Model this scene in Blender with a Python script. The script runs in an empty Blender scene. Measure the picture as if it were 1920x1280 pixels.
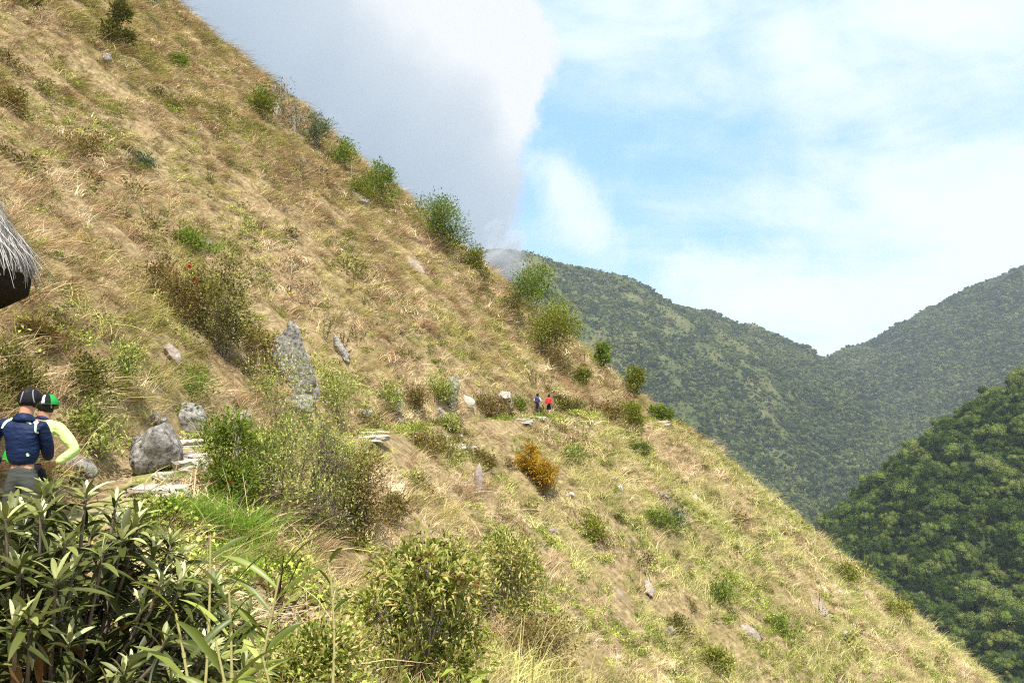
import bpy, math, random
import numpy as np
from mathutils import Vector, Matrix, Euler
R = math.radians
random.seed(7)
rng = np.random.default_rng(7)

# ------------------------------------------------------------------ camera, sky, sun, exposure
scene = bpy.context.scene
col = scene.collection
FPX = 1600.0                       # focal length in pixels of the 1920 wide photograph
PITCH = 3.5
CAM = Vector((0, 0, 1.65))
cd = bpy.data.cameras.new("camera")
cd.sensor_width = 36.0
cd.lens = 36.0 * FPX / 1920.0
cd.clip_start = 0.05
cd.clip_end = 30000
cam = bpy.data.objects.new("camera", cd)
cam.location = CAM
cam.rotation_euler = (R(90 + PITCH), 0, 0)
col.objects.link(cam)
scene.camera = cam

SUN_DIR = Vector((0.05, -0.48, 0.87)).normalized()     # towards the sun
sun_el = math.asin(SUN_DIR.z)
sun_az = math.atan2(SUN_DIR.x, SUN_DIR.y)
sd = bpy.data.lights.new("sun", "SUN")
sd.energy = 5.0
sd.angle = R(0.5)
sd.color = (1.0, 0.95, 0.87)
so = bpy.data.objects.new("sun", sd)
so.rotation_euler = SUN_DIR.to_track_quat('Z', 'Y').to_euler()
so.location = (0, 0, 60)
col.objects.link(so)

scene.view_settings.view_transform = 'Standard'
scene.view_settings.look = 'None'
scene.view_settings.gamma = 1
scene.view_settings.exposure = 0.66
scene.cycles.max_bounces = 5
scene.cycles.diffuse_bounces = 2
scene.cycles.glossy_bounces = 1
scene.cycles.transmission_bounces = 3
scene.cycles.volume_bounces = 0
scene.cycles.transparent_max_bounces = 4
scene.cycles.sample_clamp_indirect = 4
scene.cycles.use_denoising = False
scene.cycles.denoising_input_passes = 'RGB_ALBEDO_NORMAL'
scene.cycles.denoising_prefilter = 'NONE'
scene.cycles.pixel_filter_type = 'BLACKMAN_HARRIS'
scene.cycles.filter_width = 1.15


class NT:
    """small helper to write node trees"""
    def __init__(s, tree):
        s.t = tree; s.n = tree.nodes; s.l = tree.links
    def node(s, typ, **kw):
        nd = s.n.new(typ)
        for k, v in kw.items():
            setattr(nd, k, v)
        return nd
    def put(s, sock, val):
        if isinstance(val, bpy.types.NodeSocket):
            s.l.new(val, sock)
        elif val is not None:
            if sock.type == 'RGBA' and len(val) == 3:
                val = (*val, 1)
            sock.default_value = val
    def math(s, op, a, b=None, c=None, clamp=False):
        nd = s.node('ShaderNodeMath', operation=op, use_clamp=clamp)
        s.put(nd.inputs[0], a)
        if b is not None: s.put(nd.inputs[1], b)
        if c is not None: s.put(nd.inputs[2], c)
        return nd.outputs[0]
    def vmath(s, op, a, b=None):
        nd = s.node('ShaderNodeVectorMath', operation=op)
        s.put(nd.inputs[0], a)
        if b is not None: s.put(nd.inputs[1], b)
        return nd.outputs[0]
    def mix(s, f, a, b, mode='MIX'):
        nd = s.node('ShaderNodeMix', data_type='RGBA', blend_type=mode)
        s.put(nd.inputs[0], f); s.put(nd.inputs[6], a); s.put(nd.inputs[7], b)
        return nd.outputs[2]
    def smooth(s, v, a, b, lo=0.0, hi=1.0):
        nd = s.node('ShaderNodeMapRange', interpolation_type='SMOOTHSTEP')
        s.put(nd.inputs[0], v)
        for i, q in zip((1, 2, 3, 4), (a, b, lo, hi)): s.put(nd.inputs[i], q)
        return nd.outputs[0]
    def noise(s, vec, scale, detail=3, rough=0.55, dist=0.0):
        nd = s.node('ShaderNodeTexNoise')
        s.put(nd.inputs['Vector'], vec)
        nd.inputs['Scale'].default_value = scale
        nd.inputs['Detail'].default_value = detail
        nd.inputs['Roughness'].default_value = rough
        nd.inputs['Distortion'].default_value = dist
        return nd.outputs[0]
    def ramp(s, v, stops, interp='LINEAR'):
        nd = s.node('ShaderNodeValToRGB')
        s.put(nd.inputs[0], v)
        cr = nd.color_ramp; cr.interpolation = interp
        while len(cr.elements) < len(stops): cr.elements.new(0.5)
        for e, (p, c) in zip(cr.elements, stops):
            e.position = p; e.color = (*c, 1) if len(c) == 3 else c
        return nd.outputs[0]
    def curve(s, v, pts):
        """piecewise linear function of v, pts [(v, f(v))], as a float curve in 0..1"""
        lo, hi = pts[0][0], pts[-1][0]
        t = s.math('DIVIDE', s.math('SUBTRACT', v, lo), hi - lo, clamp=True)
        mn = min(p[1] for p in pts); mx = max(p[1] for p in pts)
        nd = s.node('ShaderNodeValToRGB')
        s.put(nd.inputs[0], t)
        cr = nd.color_ramp; cr.interpolation = 'B_SPLINE' if len(pts) > 3 else 'LINEAR'
        while len(cr.elements) < len(pts): cr.elements.new(0.5)
        for e, (p, f) in zip(cr.elements, pts):
            q = (f - mn) / (mx - mn)
            e.position = (p - lo) / (hi - lo); e.color = (q, q, q, 1)
        return s.math('MULTIPLY_ADD', nd.outputs[0], mx - mn, mn)


world = bpy.data.worlds.new("World")
scene.world = world
world.use_nodes = True
w = NT(world.node_tree)
w.n.clear()
wout = w.node('ShaderNodeOutputWorld')
bg = w.node('ShaderNodeBackground')
bg.inputs[1].default_value = 0.095
sky = w.node('ShaderNodeTexSky', sky_type='NISHITA')
sky.sun_disc = False
sky.sun_elevation = sun_el
sky.sun_rotation = sun_az
sky.altitude = 2500
sky.air_density = 1.0
sky.dust_density = 1.2
tc = w.node('ShaderNodeTexCoord')
sep = w.node('ShaderNodeSeparateXYZ')
w.put(sep.inputs[0], tc.outputs['Generated'])
dx, dy, dz = sep.outputs
yy = w.math('MAXIMUM', dy, 0.05)
U = w.math('DIVIDE', dx, yy)
Wv = w.math('DIVIDE', dz, yy)
# thin high cloud: noise on the plane of a cloud layer overhead
zz = w.math('ADD', w.math('MAXIMUM', dz, 0.0), 0.16)
cmb = w.node('ShaderNodeCombineXYZ')
w.put(cmb.inputs[0], w.math('DIVIDE', dx, zz)); w.put(cmb.inputs[1], w.math('DIVIDE', dy, zz))
n1 = w.noise(cmb.outputs[0], 0.9, 6, 0.55, 0.4)
n1b = w.noise(tc.outputs['Generated'], 3.4, 5, 0.55, 0.5)
n1 = w.math('ADD', w.math('MULTIPLY', n1, 0.6), w.math('MULTIPLY', n1b, 0.4))
bias = w.smooth(w.math('ADD', U, w.math('MULTIPLY', Wv, 0.6)), 0.05, 0.85, -0.07, 0.13)
wsp = w.noise(w.vmath('MULTIPLY', tc.outputs['Generated'], (2.2, 2.0, 5.5)), 2.1, 8, 0.62, 0.25)
n1 = w.math('ADD', w.math('MULTIPLY', n1, 0.68), w.math('MULTIPLY', wsp, 0.32))
thin = w.smooth(w.math('ADD', n1, bias), 0.43, 0.64)
low = w.smooth(Wv, 0.02, 0.19, 0.7, 0.0)
thin = w.math('MAXIMUM', w.math('MULTIPLY', thin, 0.92), low)
skyblue = w.mix(0.0, sky.outputs[0], (0, 0, 0))
skyblue = w.mix(1.0, skyblue, (3.0, 3.0, 3.0), 'MULTIPLY')
skyblue = w.mix(0.88, skyblue, (2.45, 4.45, 6.9))
c1 = w.mix(thin, skyblue, (6.5, 7.15, 7.4))
# small puffs low over the saddle
pn = w.noise(tc.outputs['Generated'], 13.0, 7, 0.65, 0.3)
pd = w.math('SQRT', w.math('ADD', w.math('POWER', w.math('MULTIPLY', w.math('SUBTRACT', U, 0.275), 11.0), 2.0),
                           w.math('POWER', w.math('MULTIPLY', w.math('SUBTRACT', Wv, 0.125), 16.0), 2.0)))
puff = w.smooth(w.math('SUBTRACT', w.math('MULTIPLY', pn, 2.4), pd), 0.0, 0.9, 0.0, 0.75)
c1 = w.mix(puff, c1, (6.6, 7.1, 7.5))
pd2 = w.math('SQRT', w.math('ADD', w.math('POWER', w.math('MULTIPLY', w.math('SUBTRACT', w.math('ADD', U, w.math('MULTIPLY', Wv, 0.45)), 0.175), 24.0), 2.0),
                            w.math('POWER', w.math('MULTIPLY', w.math('SUBTRACT', Wv, 0.235), 12.0), 2.0)))
puff2 = w.smooth(w.math('SUBTRACT', w.math('MULTIPLY', pn, 2.6), pd2), 0.0, 1.3, 0.0, 0.75)
c1 = w.mix(puff2, c1, (6.6, 7.1, 7.5))
# the big cumulus bank rising behind the hillside
cn = w.noise(tc.outputs['Generated'], 7.0, 10, 0.62, 0.1)
cn2 = w.noise(tc.outputs['Generated'], 3.4, 6, 0.5, 0.3)
edge = w.curve(Wv, [(0.12, -0.012), (0.20, 0.002), (0.27, 0.022), (0.31, 0.04), (0.36, 0.055), (0.42, 0.045), (0.5, 0.02), (0.8, -0.1)])
dist = w.math('SUBTRACT', w.math('ADD', edge, w.math('MULTIPLY', w.math('SUBTRACT', cn, 0.5), 0.13)), U)
soft = w.smooth(Wv, 0.18, 0.32, 0.04, 0.02)
cum = w.math('DIVIDE', w.math('ADD', dist, w.math('MULTIPLY', soft, 0.5)), soft, clamp=True)
cum = w.smooth(cum, 0.0, 1.0)
front = w.math('GREATER_THAN', dy, 0.05)
cum = w.math('MULTIPLY', cum, front)
shade = w.math('ADD', w.smooth(w.math('ADD', Wv, w.math('MULTIPLY', w.math('SUBTRACT', U, 0.0), 0.75)), 0.02, 0.46), w.math('MULTIPLY', w.math('SUBTRACT', cn2, 0.5), 1.3), clamp=True)
lining = w.smooth(dist, 0.0, 0.09, 0.4, 0.0)
shade = w.math('ADD', shade, w.math('MULTIPLY', lining, w.smooth(Wv, 0.2, 0.35)), clamp=True)
cumc = w.ramp(shade, [(0.0, (0.47, 0.575, 0.70)), (0.35, (0.58, 0.68, 0.79)), (0.7, (0.72, 0.81, 0.90)), (1.0, (0.98, 1.02, 1.06))])
cumc = w.mix(1.0, cumc, (6.1, 6.1, 6.1), 'MULTIPLY')
c2 = w.mix(cum, c1, cumc)
c2 = w.mix(1.0, c2, (1.04, 1.04, 1.04), 'MULTIPLY')
w.put(bg.inputs[0], c2)
w.l.new(bg.outputs[0], wout.inputs[0])

# ------------------------------------------------------------------ numeric helpers
def _hash(ix, iy, seed):
    h = (ix.astype(np.int64) * 374761393 + iy.astype(np.int64) * 668265263 + seed * 1442695041) & 0xFFFFFFFF
    h = ((h ^ (h >> 13)) * 1274126177) & 0xFFFFFFFF
    h = (h ^ (h >> 16)) & 0xFFFFFF
    return h / float(0xFFFFFF)

def vnoise(x, y, seed=0):
    x = np.asarray(x, float); y = np.asarray(y, float)
    ix = np.floor(x); iy = np.floor(y); fx = x - ix; fy = y - iy
    ux = fx * fx * fx * (fx * (fx * 6 - 15) + 10); uy = fy * fy * fy * (fy * (fy * 6 - 15) + 10)
    a = _hash(ix, iy, seed); b = _hash(ix + 1, iy, seed); c = _hash(ix, iy + 1, seed); d = _hash(ix + 1, iy + 1, seed)
    return (a * (1 - ux) + b * ux) * (1 - uy) + (c * (1 - ux) + d * ux) * uy - 0.5

def fbm(x, y, oct=4, seed=0, gain=0.5):
    s = 0; a = 1.0
    for i in range(oct):
        s = s + a * vnoise(x * 2 ** i + 17.3 * i, y * 2 ** i - 9.1 * i, seed + i)
        a *= gain
    return s

def sm(x, a, b):
    t = np.clip((np.asarray(x, float) - a) / (b - a), 0, 1)
    return t * t * (3 - 2 * t)

def pchip(xk, yk):
    xk = np.array(xk, float); yk = np.array(yk, float)
    h = np.diff(xk); dl = np.diff(yk) / h
    m = np.zeros_like(xk); m[0] = dl[0]; m[-1] = dl[-1]
    for i in range(1, len(xk) - 1):
        if dl[i - 1] * dl[i] > 0:
            w1 = 2 * h[i] + h[i - 1]; w2 = h[i] + 2 * h[i - 1]
            m[i] = (w1 + w2) / (w1 / dl[i - 1] + w2 / dl[i])
    def f(x):
        x = np.clip(np.asarray(x, float), xk[0], xk[-1])
        i = np.clip(np.searchsorted(xk, x) - 1, 0, len(xk) - 2)
        t = (x - xk[i]) / h[i]
        return ((2 * t ** 3 - 3 * t ** 2 + 1) * yk[i] + (t ** 3 - 2 * t ** 2 + t) * h[i] * m[i]
                + (-2 * t ** 3 + 3 * t ** 2) * yk[i + 1] + (t ** 3 - t ** 2) * h[i] * m[i + 1])
    return f

def ray(px, py):
    """direction of a photograph pixel (1920 x 1280), y component 1"""
    u = (px - 960) / FPX; v = (640 - py) / FPX
    c, s = math.cos(R(PITCH)), math.sin(R(PITCH))
    f = c - v * s; z = s + v * c
    return np.array([u / f, 1.0, z / f])

def at(px, py, y):
    d = ray(px, py)
    return Vector((d[0] * y, y, 1.65 + d[2] * y))

# the hillside: a slope of about forty degrees with the trail cut along it
XP = pchip([-40, -10, 0, 4, 7.7, 11, 14, 17, 23, 32, 42, 52, 63, 80, 92, 100, 106, 116, 130, 160, 200, 300],
           [6, 0, -3.6, -4.5, -4.9, -5.5, -5.95, -6.5, -6.3, -5.6, -5.5, -2.0, 2.6, 9.0, 14.3, 17.8, 18.6, 17.0, 11, -6, -32, -110])
PZ = pchip([-40, 0, 9, 13, 17, 23, 32, 42, 63, 80, 100, 130, 300], [0, 0, 0, 0.06, 0.55, 0.4, 0.1, 0, -0.02, -0.6, -1.75, -3, -12])
WR = pchip([-40, 2.5, 5, 8, 12, 20, 30, 60, 100, 300], [6, 5.2, 3.6, 1.3, 0.8, 0.8, 1.3, 1.6, 1.6, 1.6])
TD = pchip([-40, 0, 10, 18, 30, 300], [0.4, 0.42, 0.55, 0.68, 0.83, 0.83])

def H(x, y):
    x = np.asarray(x, float); y = np.asarray(y, float)
    xp = XP(y); d = x - xp; pz = PZ(y); wr = WR(y)
    up = np.maximum(-d - 0.75, 0); dn = np.maximum(d - wr, 0)
    bank = 0.95 * (1 - np.exp(-up * 2.2)) * sm(y, 10, 18)
    z = pz + 0.845 * up + bank - TD(y) * dn - 0.02 * dn * np.exp(-dn)
    off = sm(up + dn, 0, 3)
    g = fbm(y * 0.16 + x * 0.02, x * 0.035, 3, 11) * 1.3 * sm(up + dn, 0.5, 8)
    g2 = fbm(y * 0.5, x * 0.22, 3, 23) * 0.55 * off
    g3 = fbm(x * 0.85, y * 0.85, 3, 37) * 0.42 * (0.12 + 0.88 * off)
    far = sm(y, 60, 100)
    return z + g * (1 - 0.1 * far) + g2 + g3

def hit(px, py, y0=2.5, y1=140.0):
    d = ray(px, py)
    ys = y0 * (y1 / y0) ** np.linspace(0, 1, 2500)
    z = 1.65 + d[2] * ys
    h = H(d[0] * ys, ys)
    k = np.nonzero(h >= z)[0]
    if len(k) == 0:
        k = int(np.argmax((h - z) / ys))
    else:
        k = int(k[0])
    y = float(ys[k]); x = float(d[0] * y)
    return Vector((x, y, float(H(x, y))))

# ------------------------------------------------------------------ mesh helpers
class MB:
    def __init__(s):
        s.v = []; s.tri = []; s.quad = []; s.a = []; s.n = 0
    def add(s, verts, faces, val=0.5):
        verts = np.asarray(verts, float).reshape(-1, 3)
        faces = np.asarray(faces, int)
        s.v.append(verts)
        val = np.asarray(val, float)
        s.a.append(np.full(len(verts), float(val)) if val.ndim == 0 else val)
        (s.tri if faces.shape[1] == 3 else s.quad).append(faces + s.n)
        s.n += len(verts)
    def tube(s, pts, r0, r1, sides=5, val=0.5):
        pts = np.asarray(pts, float); n = len(pts)
        d = np.gradient(pts, axis=0); d /= np.linalg.norm(d, axis=1)[:, None] + 1e-9
        ref = np.array([0.31, 0.17, 0.93]) if abs(d[0][2]) < 0.9 else np.array([1.0, 0.1, 0])
        a = np.cross(d, ref); a /= np.linalg.norm(a, axis=1)[:, None] + 1e-9
        b = np.cross(d, a)
        r = np.linspace(r0, r1, n)
        th = np.linspace(0, 2 * np.pi, sides, endpoint=False)
        V = pts[:, None, :] + r[:, None, None] * (np.cos(th)[None, :, None] * a[:, None, :] + np.sin(th)[None, :, None] * b[:, None, :])
        i = np.arange(n - 1)[:, None]; j = np.arange(sides)[None, :]
        q = np.stack([i * sides + j, i * sides + (j + 1) % sides, (i + 1) * sides + (j + 1) % sides, (i + 1) * sides + j], -1).reshape(-1, 4)
        s.add(V.reshape(-1, 3), q, val)
    def mesh(s, name, mats, smooth=False):
        me = bpy.data.meshes.new(name)
        V = np.concatenate(s.v) if s.v else np.zeros((0, 3))
        T = np.concatenate(s.tri) if s.tri else np.zeros((0, 3), int)
        Q = np.concatenate(s.quad) if s.quad else np.zeros((0, 4), int)
        me.vertices.add(len(V)); me.vertices.foreach_set('co', V.astype(np.float32).ravel())
        nl = len(T) * 3 + len(Q) * 4
        me.loops.add(nl); me.loops.foreach_set('vertex_index', np.concatenate([T.ravel(), Q.ravel()]).astype(np.int32))
        me.polygons.add(len(T) + len(Q))
        st = np.concatenate([np.arange(len(T)) * 3, len(T) * 3 + np.arange(len(Q)) * 4]).astype(np.int32)
        me.polygons.foreach_set('loop_start', st)
        me.update(calc_edges=True)
        me.polygons.foreach_set('use_smooth', np.full(len(me.polygons), smooth))
        at_ = me.attributes.new('v', 'FLOAT', 'POINT')
        at_.data.foreach_set('value', np.concatenate(s.a).astype(np.float32))
        for m in (mats if isinstance(mats, (list, tuple)) else [mats]): me.materials.append(m)
        me.update()
        return me

def link(name, me, parent=None, loc=(0, 0, 0)):
    o = bpy.data.objects.new(name, me); col.objects.link(o); o.location = loc
    if parent is not None: o.parent = parent
    return o

def tag(o, label=None, cat=None, group=None, kind=None):
    if label: o['label'] = label
    if cat: o['category'] = cat
    if group: o['group'] = group
    if kind: o['kind'] = kind
    return o

def empty(name, loc, rz=0):
    o = bpy.data.objects.new(name, None); col.objects.link(o)
    o.location = loc; o.rotation_euler = (0, 0, rz); o.empty_display_size = 0.2
    return o

def rot_between(dirs, roll, up=np.array([0, 0, 1.0])):
    """frames: columns side, dir, normal for unit dirs (n,3) and roll angles"""
    d = dirs / (np.linalg.norm(dirs, axis=1)[:, None] + 1e-9)
    s_ = np.cross(d, up + 1e-3); s_ /= np.linalg.norm(s_, axis=1)[:, None] + 1e-9
    n_ = np.cross(s_, d)
    c, sn = np.cos(roll)[:, None], np.sin(roll)[:, None]
    return s_ * c + n_ * sn, d, -s_ * sn + n_ * c

def add_leaves(mb, base, dirs, L, Wd, roll=None, vals=None, droop=0.25, segs=1, cup=0.15):
    """many leaves at once: base (n,3), dirs (n,3), length L, width Wd arrays"""
    n = len(base)
    L = np.broadcast_to(np.asarray(L, float), (n,)); Wd = np.broadcast_to(np.asarray(Wd, float), (n,))
    roll = rng.normal(0, 0.5, n) if roll is None else roll
    vals = rng.random(n) if vals is None else vals
    S, D, N = rot_between(dirs, roll)
    if segs == 1:
        # diamond folded along the midrib: base, left, tip, right
        P = [base, base + D * (L * 0.5)[:, None] + S * (Wd * 0.5)[:, None] + N * (L * cup * 0.4)[:, None],
             base + D * L[:, None] - np.array([0, 0, 1.0]) * (L * droop)[:, None],
             base + D * (L * 0.5)[:, None] - S * (Wd * 0.5)[:, None] + N * (L * cup * 0.4)[:, None]]
        V = np.stack(P, 1).reshape(-1, 3)
        k = np.arange(n)[:, None] * 4
        F = np.concatenate([k + np.array([[0, 1, 2]]), k + np.array([[0, 2, 3]])])
        mb.add(V, F, np.repeat(vals, 4))
    else:
        ts = np.linspace(0, 1, segs + 1)
        prof = np.sin(np.pi * np.clip(ts * 0.93 + 0.05, 0, 1)) ** 0.75
        rows = []
        for t, p in zip(ts, prof):
            c = base + D * (L * t)[:, None] - np.array([0, 0, 1.0]) * (L * droop * t * t)[:, None]
            wv = S * (Wd * 0.5 * p)[:, None]; up_ = N * (Wd * cup * p)[:, None]
            rows += [c - wv + up_, c, c + wv + up_]
        V = np.stack(rows, 1).reshape(-1, 3); m = 3 * (segs + 1)
        q = []
        for i in range(segs):
            for j in (0, 1):
                q.append([i * 3 + j, i * 3 + j + 1, (i + 1) * 3 + j + 1, (i + 1) * 3 + j])
        F = (np.arange(n)[:, None, None] * m + np.array(q)[None]).reshape(-1, 4)
        mb.add(V, F, np.repeat(vals, m))

# ------------------------------------------------------------------ materials
def new_mat(name):
    m = bpy.data.materials.new(name); m.use_nodes = True
    t = NT(m.node_tree); t.n.clear()
    out = t.node('ShaderNodeOutputMaterial')
    return m, t, out

def leafy(t, out, colr, trans=0.3, gloss=0.0, rough=0.5, backcol=None):
    d = t.node('ShaderNodeBsdfDiffuse'); t.put(d.inputs[0], colr)
    tr = t.node('ShaderNodeBsdfTranslucent'); t.put(tr.inputs[0], t.mix(1.0, colr, (1.0, 1.05, 0.6), 'MULTIPLY'))
    mx = t.node('ShaderNodeMixShader'); mx.inputs[0].default_value = trans
    t.l.new(d.outputs[0], mx.inputs[1]); t.l.new(tr.outputs[0], mx.inputs[2])
    last = mx
    if gloss > 0:
        g = t.node('ShaderNodeBsdfGlossy'); g.inputs['Roughness'].default_value = rough
        g.inputs[0].default_value = (1, 1, 1, 1)
        m2 = t.node('ShaderNodeMixShader'); m2.inputs[0].default_value = gloss
        t.l.new(mx.outputs[0], m2.inputs[1]); t.l.new(g.outputs[0], m2.inputs[2]); last = m2
    t.l.new(last.outputs[0], out.inputs[0])

def attr(t, name='v'):
    a = t.node('ShaderNodeAttribute'); a.attribute_name = name; return a.outputs['Fac']

def grass_colour(t, kind):
    """colour of the hillside vegetation by place: straw, rust, olive patches"""
    g = t.node('ShaderNodeNewGeometry'); P = g.outputs['Position']
    sc_ = t.vmath('MULTIPLY', P, (1.0, 1.0, 0.8))
    big = t.noise(sc_, 0.16, 4, 0.6, 0.6)
    mid = t.noise(t.vmath('ADD', sc_, (31, 7, 2)), 0.55, 4, 0.6, 0.4)
    oi = t.node('ShaderNodeObjectInfo')
    rnd = oi.outputs['Random']
    # greener low on the slope beyond the trail and towards the spur
    sp = t.node('ShaderNodeSeparateXYZ'); t.put(sp.inputs[0], P)
    lowz = t.smooth(sp.outputs[2], 1.5, -7.0)
    if kind == 'dry':
        fine = t.noise(sc_, 1.7, 3, 0.6, 0.2)
        mid = t.math('ADD', t.math('MULTIPLY', mid, 0.6), t.math('MULTIPLY', fine, 0.4))
        straw = t.ramp(mid, [(0.34, (0.15, 0.092, 0.050)), (0.43, (0.305, 0.205, 0.112)), (0.51, (0.52, 0.385, 0.225)), (0.61, (0.78, 0.63, 0.43))])
        olive = t.ramp(rnd, [(0.0, (0.26, 0.24, 0.06)), (0.5, (0.40, 0.34, 0.11)), (1.0, (0.30, 0.31, 0.08))])
        brn = t.noise(t.vmath('ADD', sc_, (5, 90, 3)), 0.30, 4, 0.6, 0.5)
        straw = t.mix(t.math('MULTIPLY', t.smooth(t.math('SUBTRACT', brn, t.math('MULTIPLY', lowz, 0.10)), 0.48, 0.60), 0.72), straw, t.mix(mid, (0.22, 0.125, 0.065), (0.46, 0.29, 0.165)))
        f = t.smooth(t.math('ADD', big, t.math('MULTIPLY', lowz, 0.09)), 0.50, 0.60)
        c = t.mix(t.math('MULTIPLY', f, 0.75), straw, t.mix(lowz, olive, (0.40, 0.38, 0.14)))
    elif kind == 'green':
        c = t.ramp(t.math('ADD', t.math('MULTIPLY', mid, 0.6), t.math('MULTIPLY', rnd, 0.4)),
                   [(0.25, (0.12, 0.16, 0.025)), (0.45, (0.22, 0.28, 0.045)), (0.62, (0.34, 0.39, 0.08)), (0.8, (0.48, 0.44, 0.15))])
    k = t.math('MULTIPLY_ADD', attr(t), 0.85, 0.56)
    k = t.math('MULTIPLY', k, t.math('MULTIPLY_ADD', t.math('POWER', rnd, 1.2), 0.95, 0.56))
    kk = t.node('ShaderNodeCombineXYZ')
    for i in range(3): t.put(kk.inputs[i], k)
    return t.mix(1.0, c, kk.outputs[0], 'MULTIPLY')

def mat_grass(name, kind, trans):
    m, t, out = new_mat(name)
    leafy(t, out, grass_colour(t, kind), trans * 0.5)
    return m

M = {}
M['dry'] = mat_grass('dry_grass_blades', 'dry', 0.25)
M['green'] = mat_grass('green_grass_blades', 'green', 0.3)

def mat_leaf(name, stops, trans=0.25, gloss=0.0, rough=0.5, nscale=2.0, nmix=0.35):
    m, t, out = new_mat(name)
    g = t.node('ShaderNodeNewGeometry')
    nz = t.noise(g.outputs['Position'], nscale, 2)
    f = t.math('ADD', t.math('MULTIPLY', attr(t), 1 - nmix), t.math('MULTIPLY', nz, nmix))
    c = t.ramp(f, stops)
    leafy(t, out, c, trans, gloss, rough)
    return m

def mat_bark(name, a, b):
    m, t, out = new_mat(name)
    tc_ = t.node('ShaderNodeNewGeometry')
    n = t.noise(tc_.outputs['Position'], 20, 3)
    c = t.mix(n, a, b)
    d = t.node('ShaderNodeBsdfDiffuse'); t.put(d.inputs[0], c); t.l.new(d.outputs[0], out.inputs[0])
    return m

M['bark'] = mat_bark('grey_brown_bark', (0.10, 0.07, 0.05), (0.30, 0.24, 0.19))
M['bark_pale'] = mat_bark('pale_twig_bark', (0.28, 0.22, 0.17), (0.52, 0.45, 0.38))
M['leaf_bright'] = mat_leaf('bright_green_leaf', [(0, (0.05, 0.08, 0.015)), (0.45, (0.16, 0.22, 0.035)), (1, (0.40, 0.46, 0.11))], 0.4)
M['leaf_yellow'] = mat_leaf('yellow_green_leaf', [(0, (0.07, 0.085, 0.015)), (0.5, (0.20, 0.22, 0.035)), (1, (0.42, 0.40, 0.09))])
M['leaf_dark'] = mat_leaf('dark_olive_leaf', [(0.05, (0.03, 0.033, 0.012)), (0.4, (0.10, 0.10, 0.027)), (0.7, (0.24, 0.22, 0.06)), (0.95, (0.46, 0.40, 0.20))])
M['leaf_grey'] = mat_leaf('grey_green_leaf', [(0, (0.05, 0.07, 0.04)), (0.5, (0.13, 0.17, 0.10)), (1, (0.28, 0.32, 0.20))])
M['leaf_brown'] = mat_leaf('brown_dry_leaf', [(0, (0.07, 0.04, 0.018)), (0.45, (0.20, 0.13, 0.05)), (0.75, (0.26, 0.23, 0.07)), (1, (0.46, 0.34, 0.17))])
M['leaf_sun'] = mat_leaf('sunlit_leaf', [(0.08, (0.035, 0.05, 0.010)), (0.28, (0.11, 0.15, 0.022)), (0.46, (0.28, 0.32, 0.06)), (0.62, (0.52, 0.50, 0.18)), (0.80, (0.66, 0.46, 0.24))], 0.25)
M['leaf_orange'] = mat_leaf('orange_leaf', [(0, (0.10, 0.06, 0.01)), (0.4, (0.30, 0.17, 0.015)), (0.7, (0.50, 0.30, 0.025)), (1, (0.60, 0.44, 0.08))])
M['leaf_mixed'] = mat_leaf('mixed_green_leaf', [(0.1, (0.04, 0.06, 0.01)), (0.3, (0.12, 0.16, 0.028)), (0.5, (0.29, 0.33, 0.075)), (0.7, (0.50, 0.50, 0.19)), (0.9, (0.66, 0.58, 0.34))])
M['leaf_big'] = mat_leaf('felted_big_leaf', [(0, (0.025, 0.033, 0.008)), (0.4, (0.075, 0.085, 0.02)), (0.6, (0.22, 0.235, 0.07)), (0.8, (0.50, 0.52, 0.26)), (1, (0.68, 0.68, 0.42))], 0.12, 0.02, 0.45, 3.0, 0.15)
M['leaf_old'] = mat_leaf('withered_big_leaf', [(0, (0.09, 0.045, 0.02)), (0.5, (0.26, 0.15, 0.06)), (1, (0.42, 0.33, 0.10))], 0.2)
M['leaf_cane'] = mat_leaf('cane_leaf', [(0, (0.025, 0.04, 0.008)), (0.4, (0.10, 0.13, 0.022)), (0.75, (0.30, 0.35, 0.07)), (1, (0.52, 0.52, 0.18))], 0.25, 0.02, 0.4)
M['cane'] = mat_bark('yellow_cane_stem', (0.30, 0.29, 0.10), (0.55, 0.50, 0.25))
M['flower_red'] = mat_leaf('red_flower', [(0, (0.45, 0.04, 0.015)), (1, (0.75, 0.12, 0.04))])
M['leaf_rust'] = mat_leaf('rust_red_leaf', [(0, (0.22, 0.05, 0.02)), (1, (0.50, 0.16, 0.06))])
M['leaf_vivid'] = mat_leaf('vivid_green_blade', [(0, (0.09, 0.16, 0.015)), (0.5, (0.20, 0.33, 0.04)), (1, (0.36, 0.50, 0.10))], 0.35)

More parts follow.
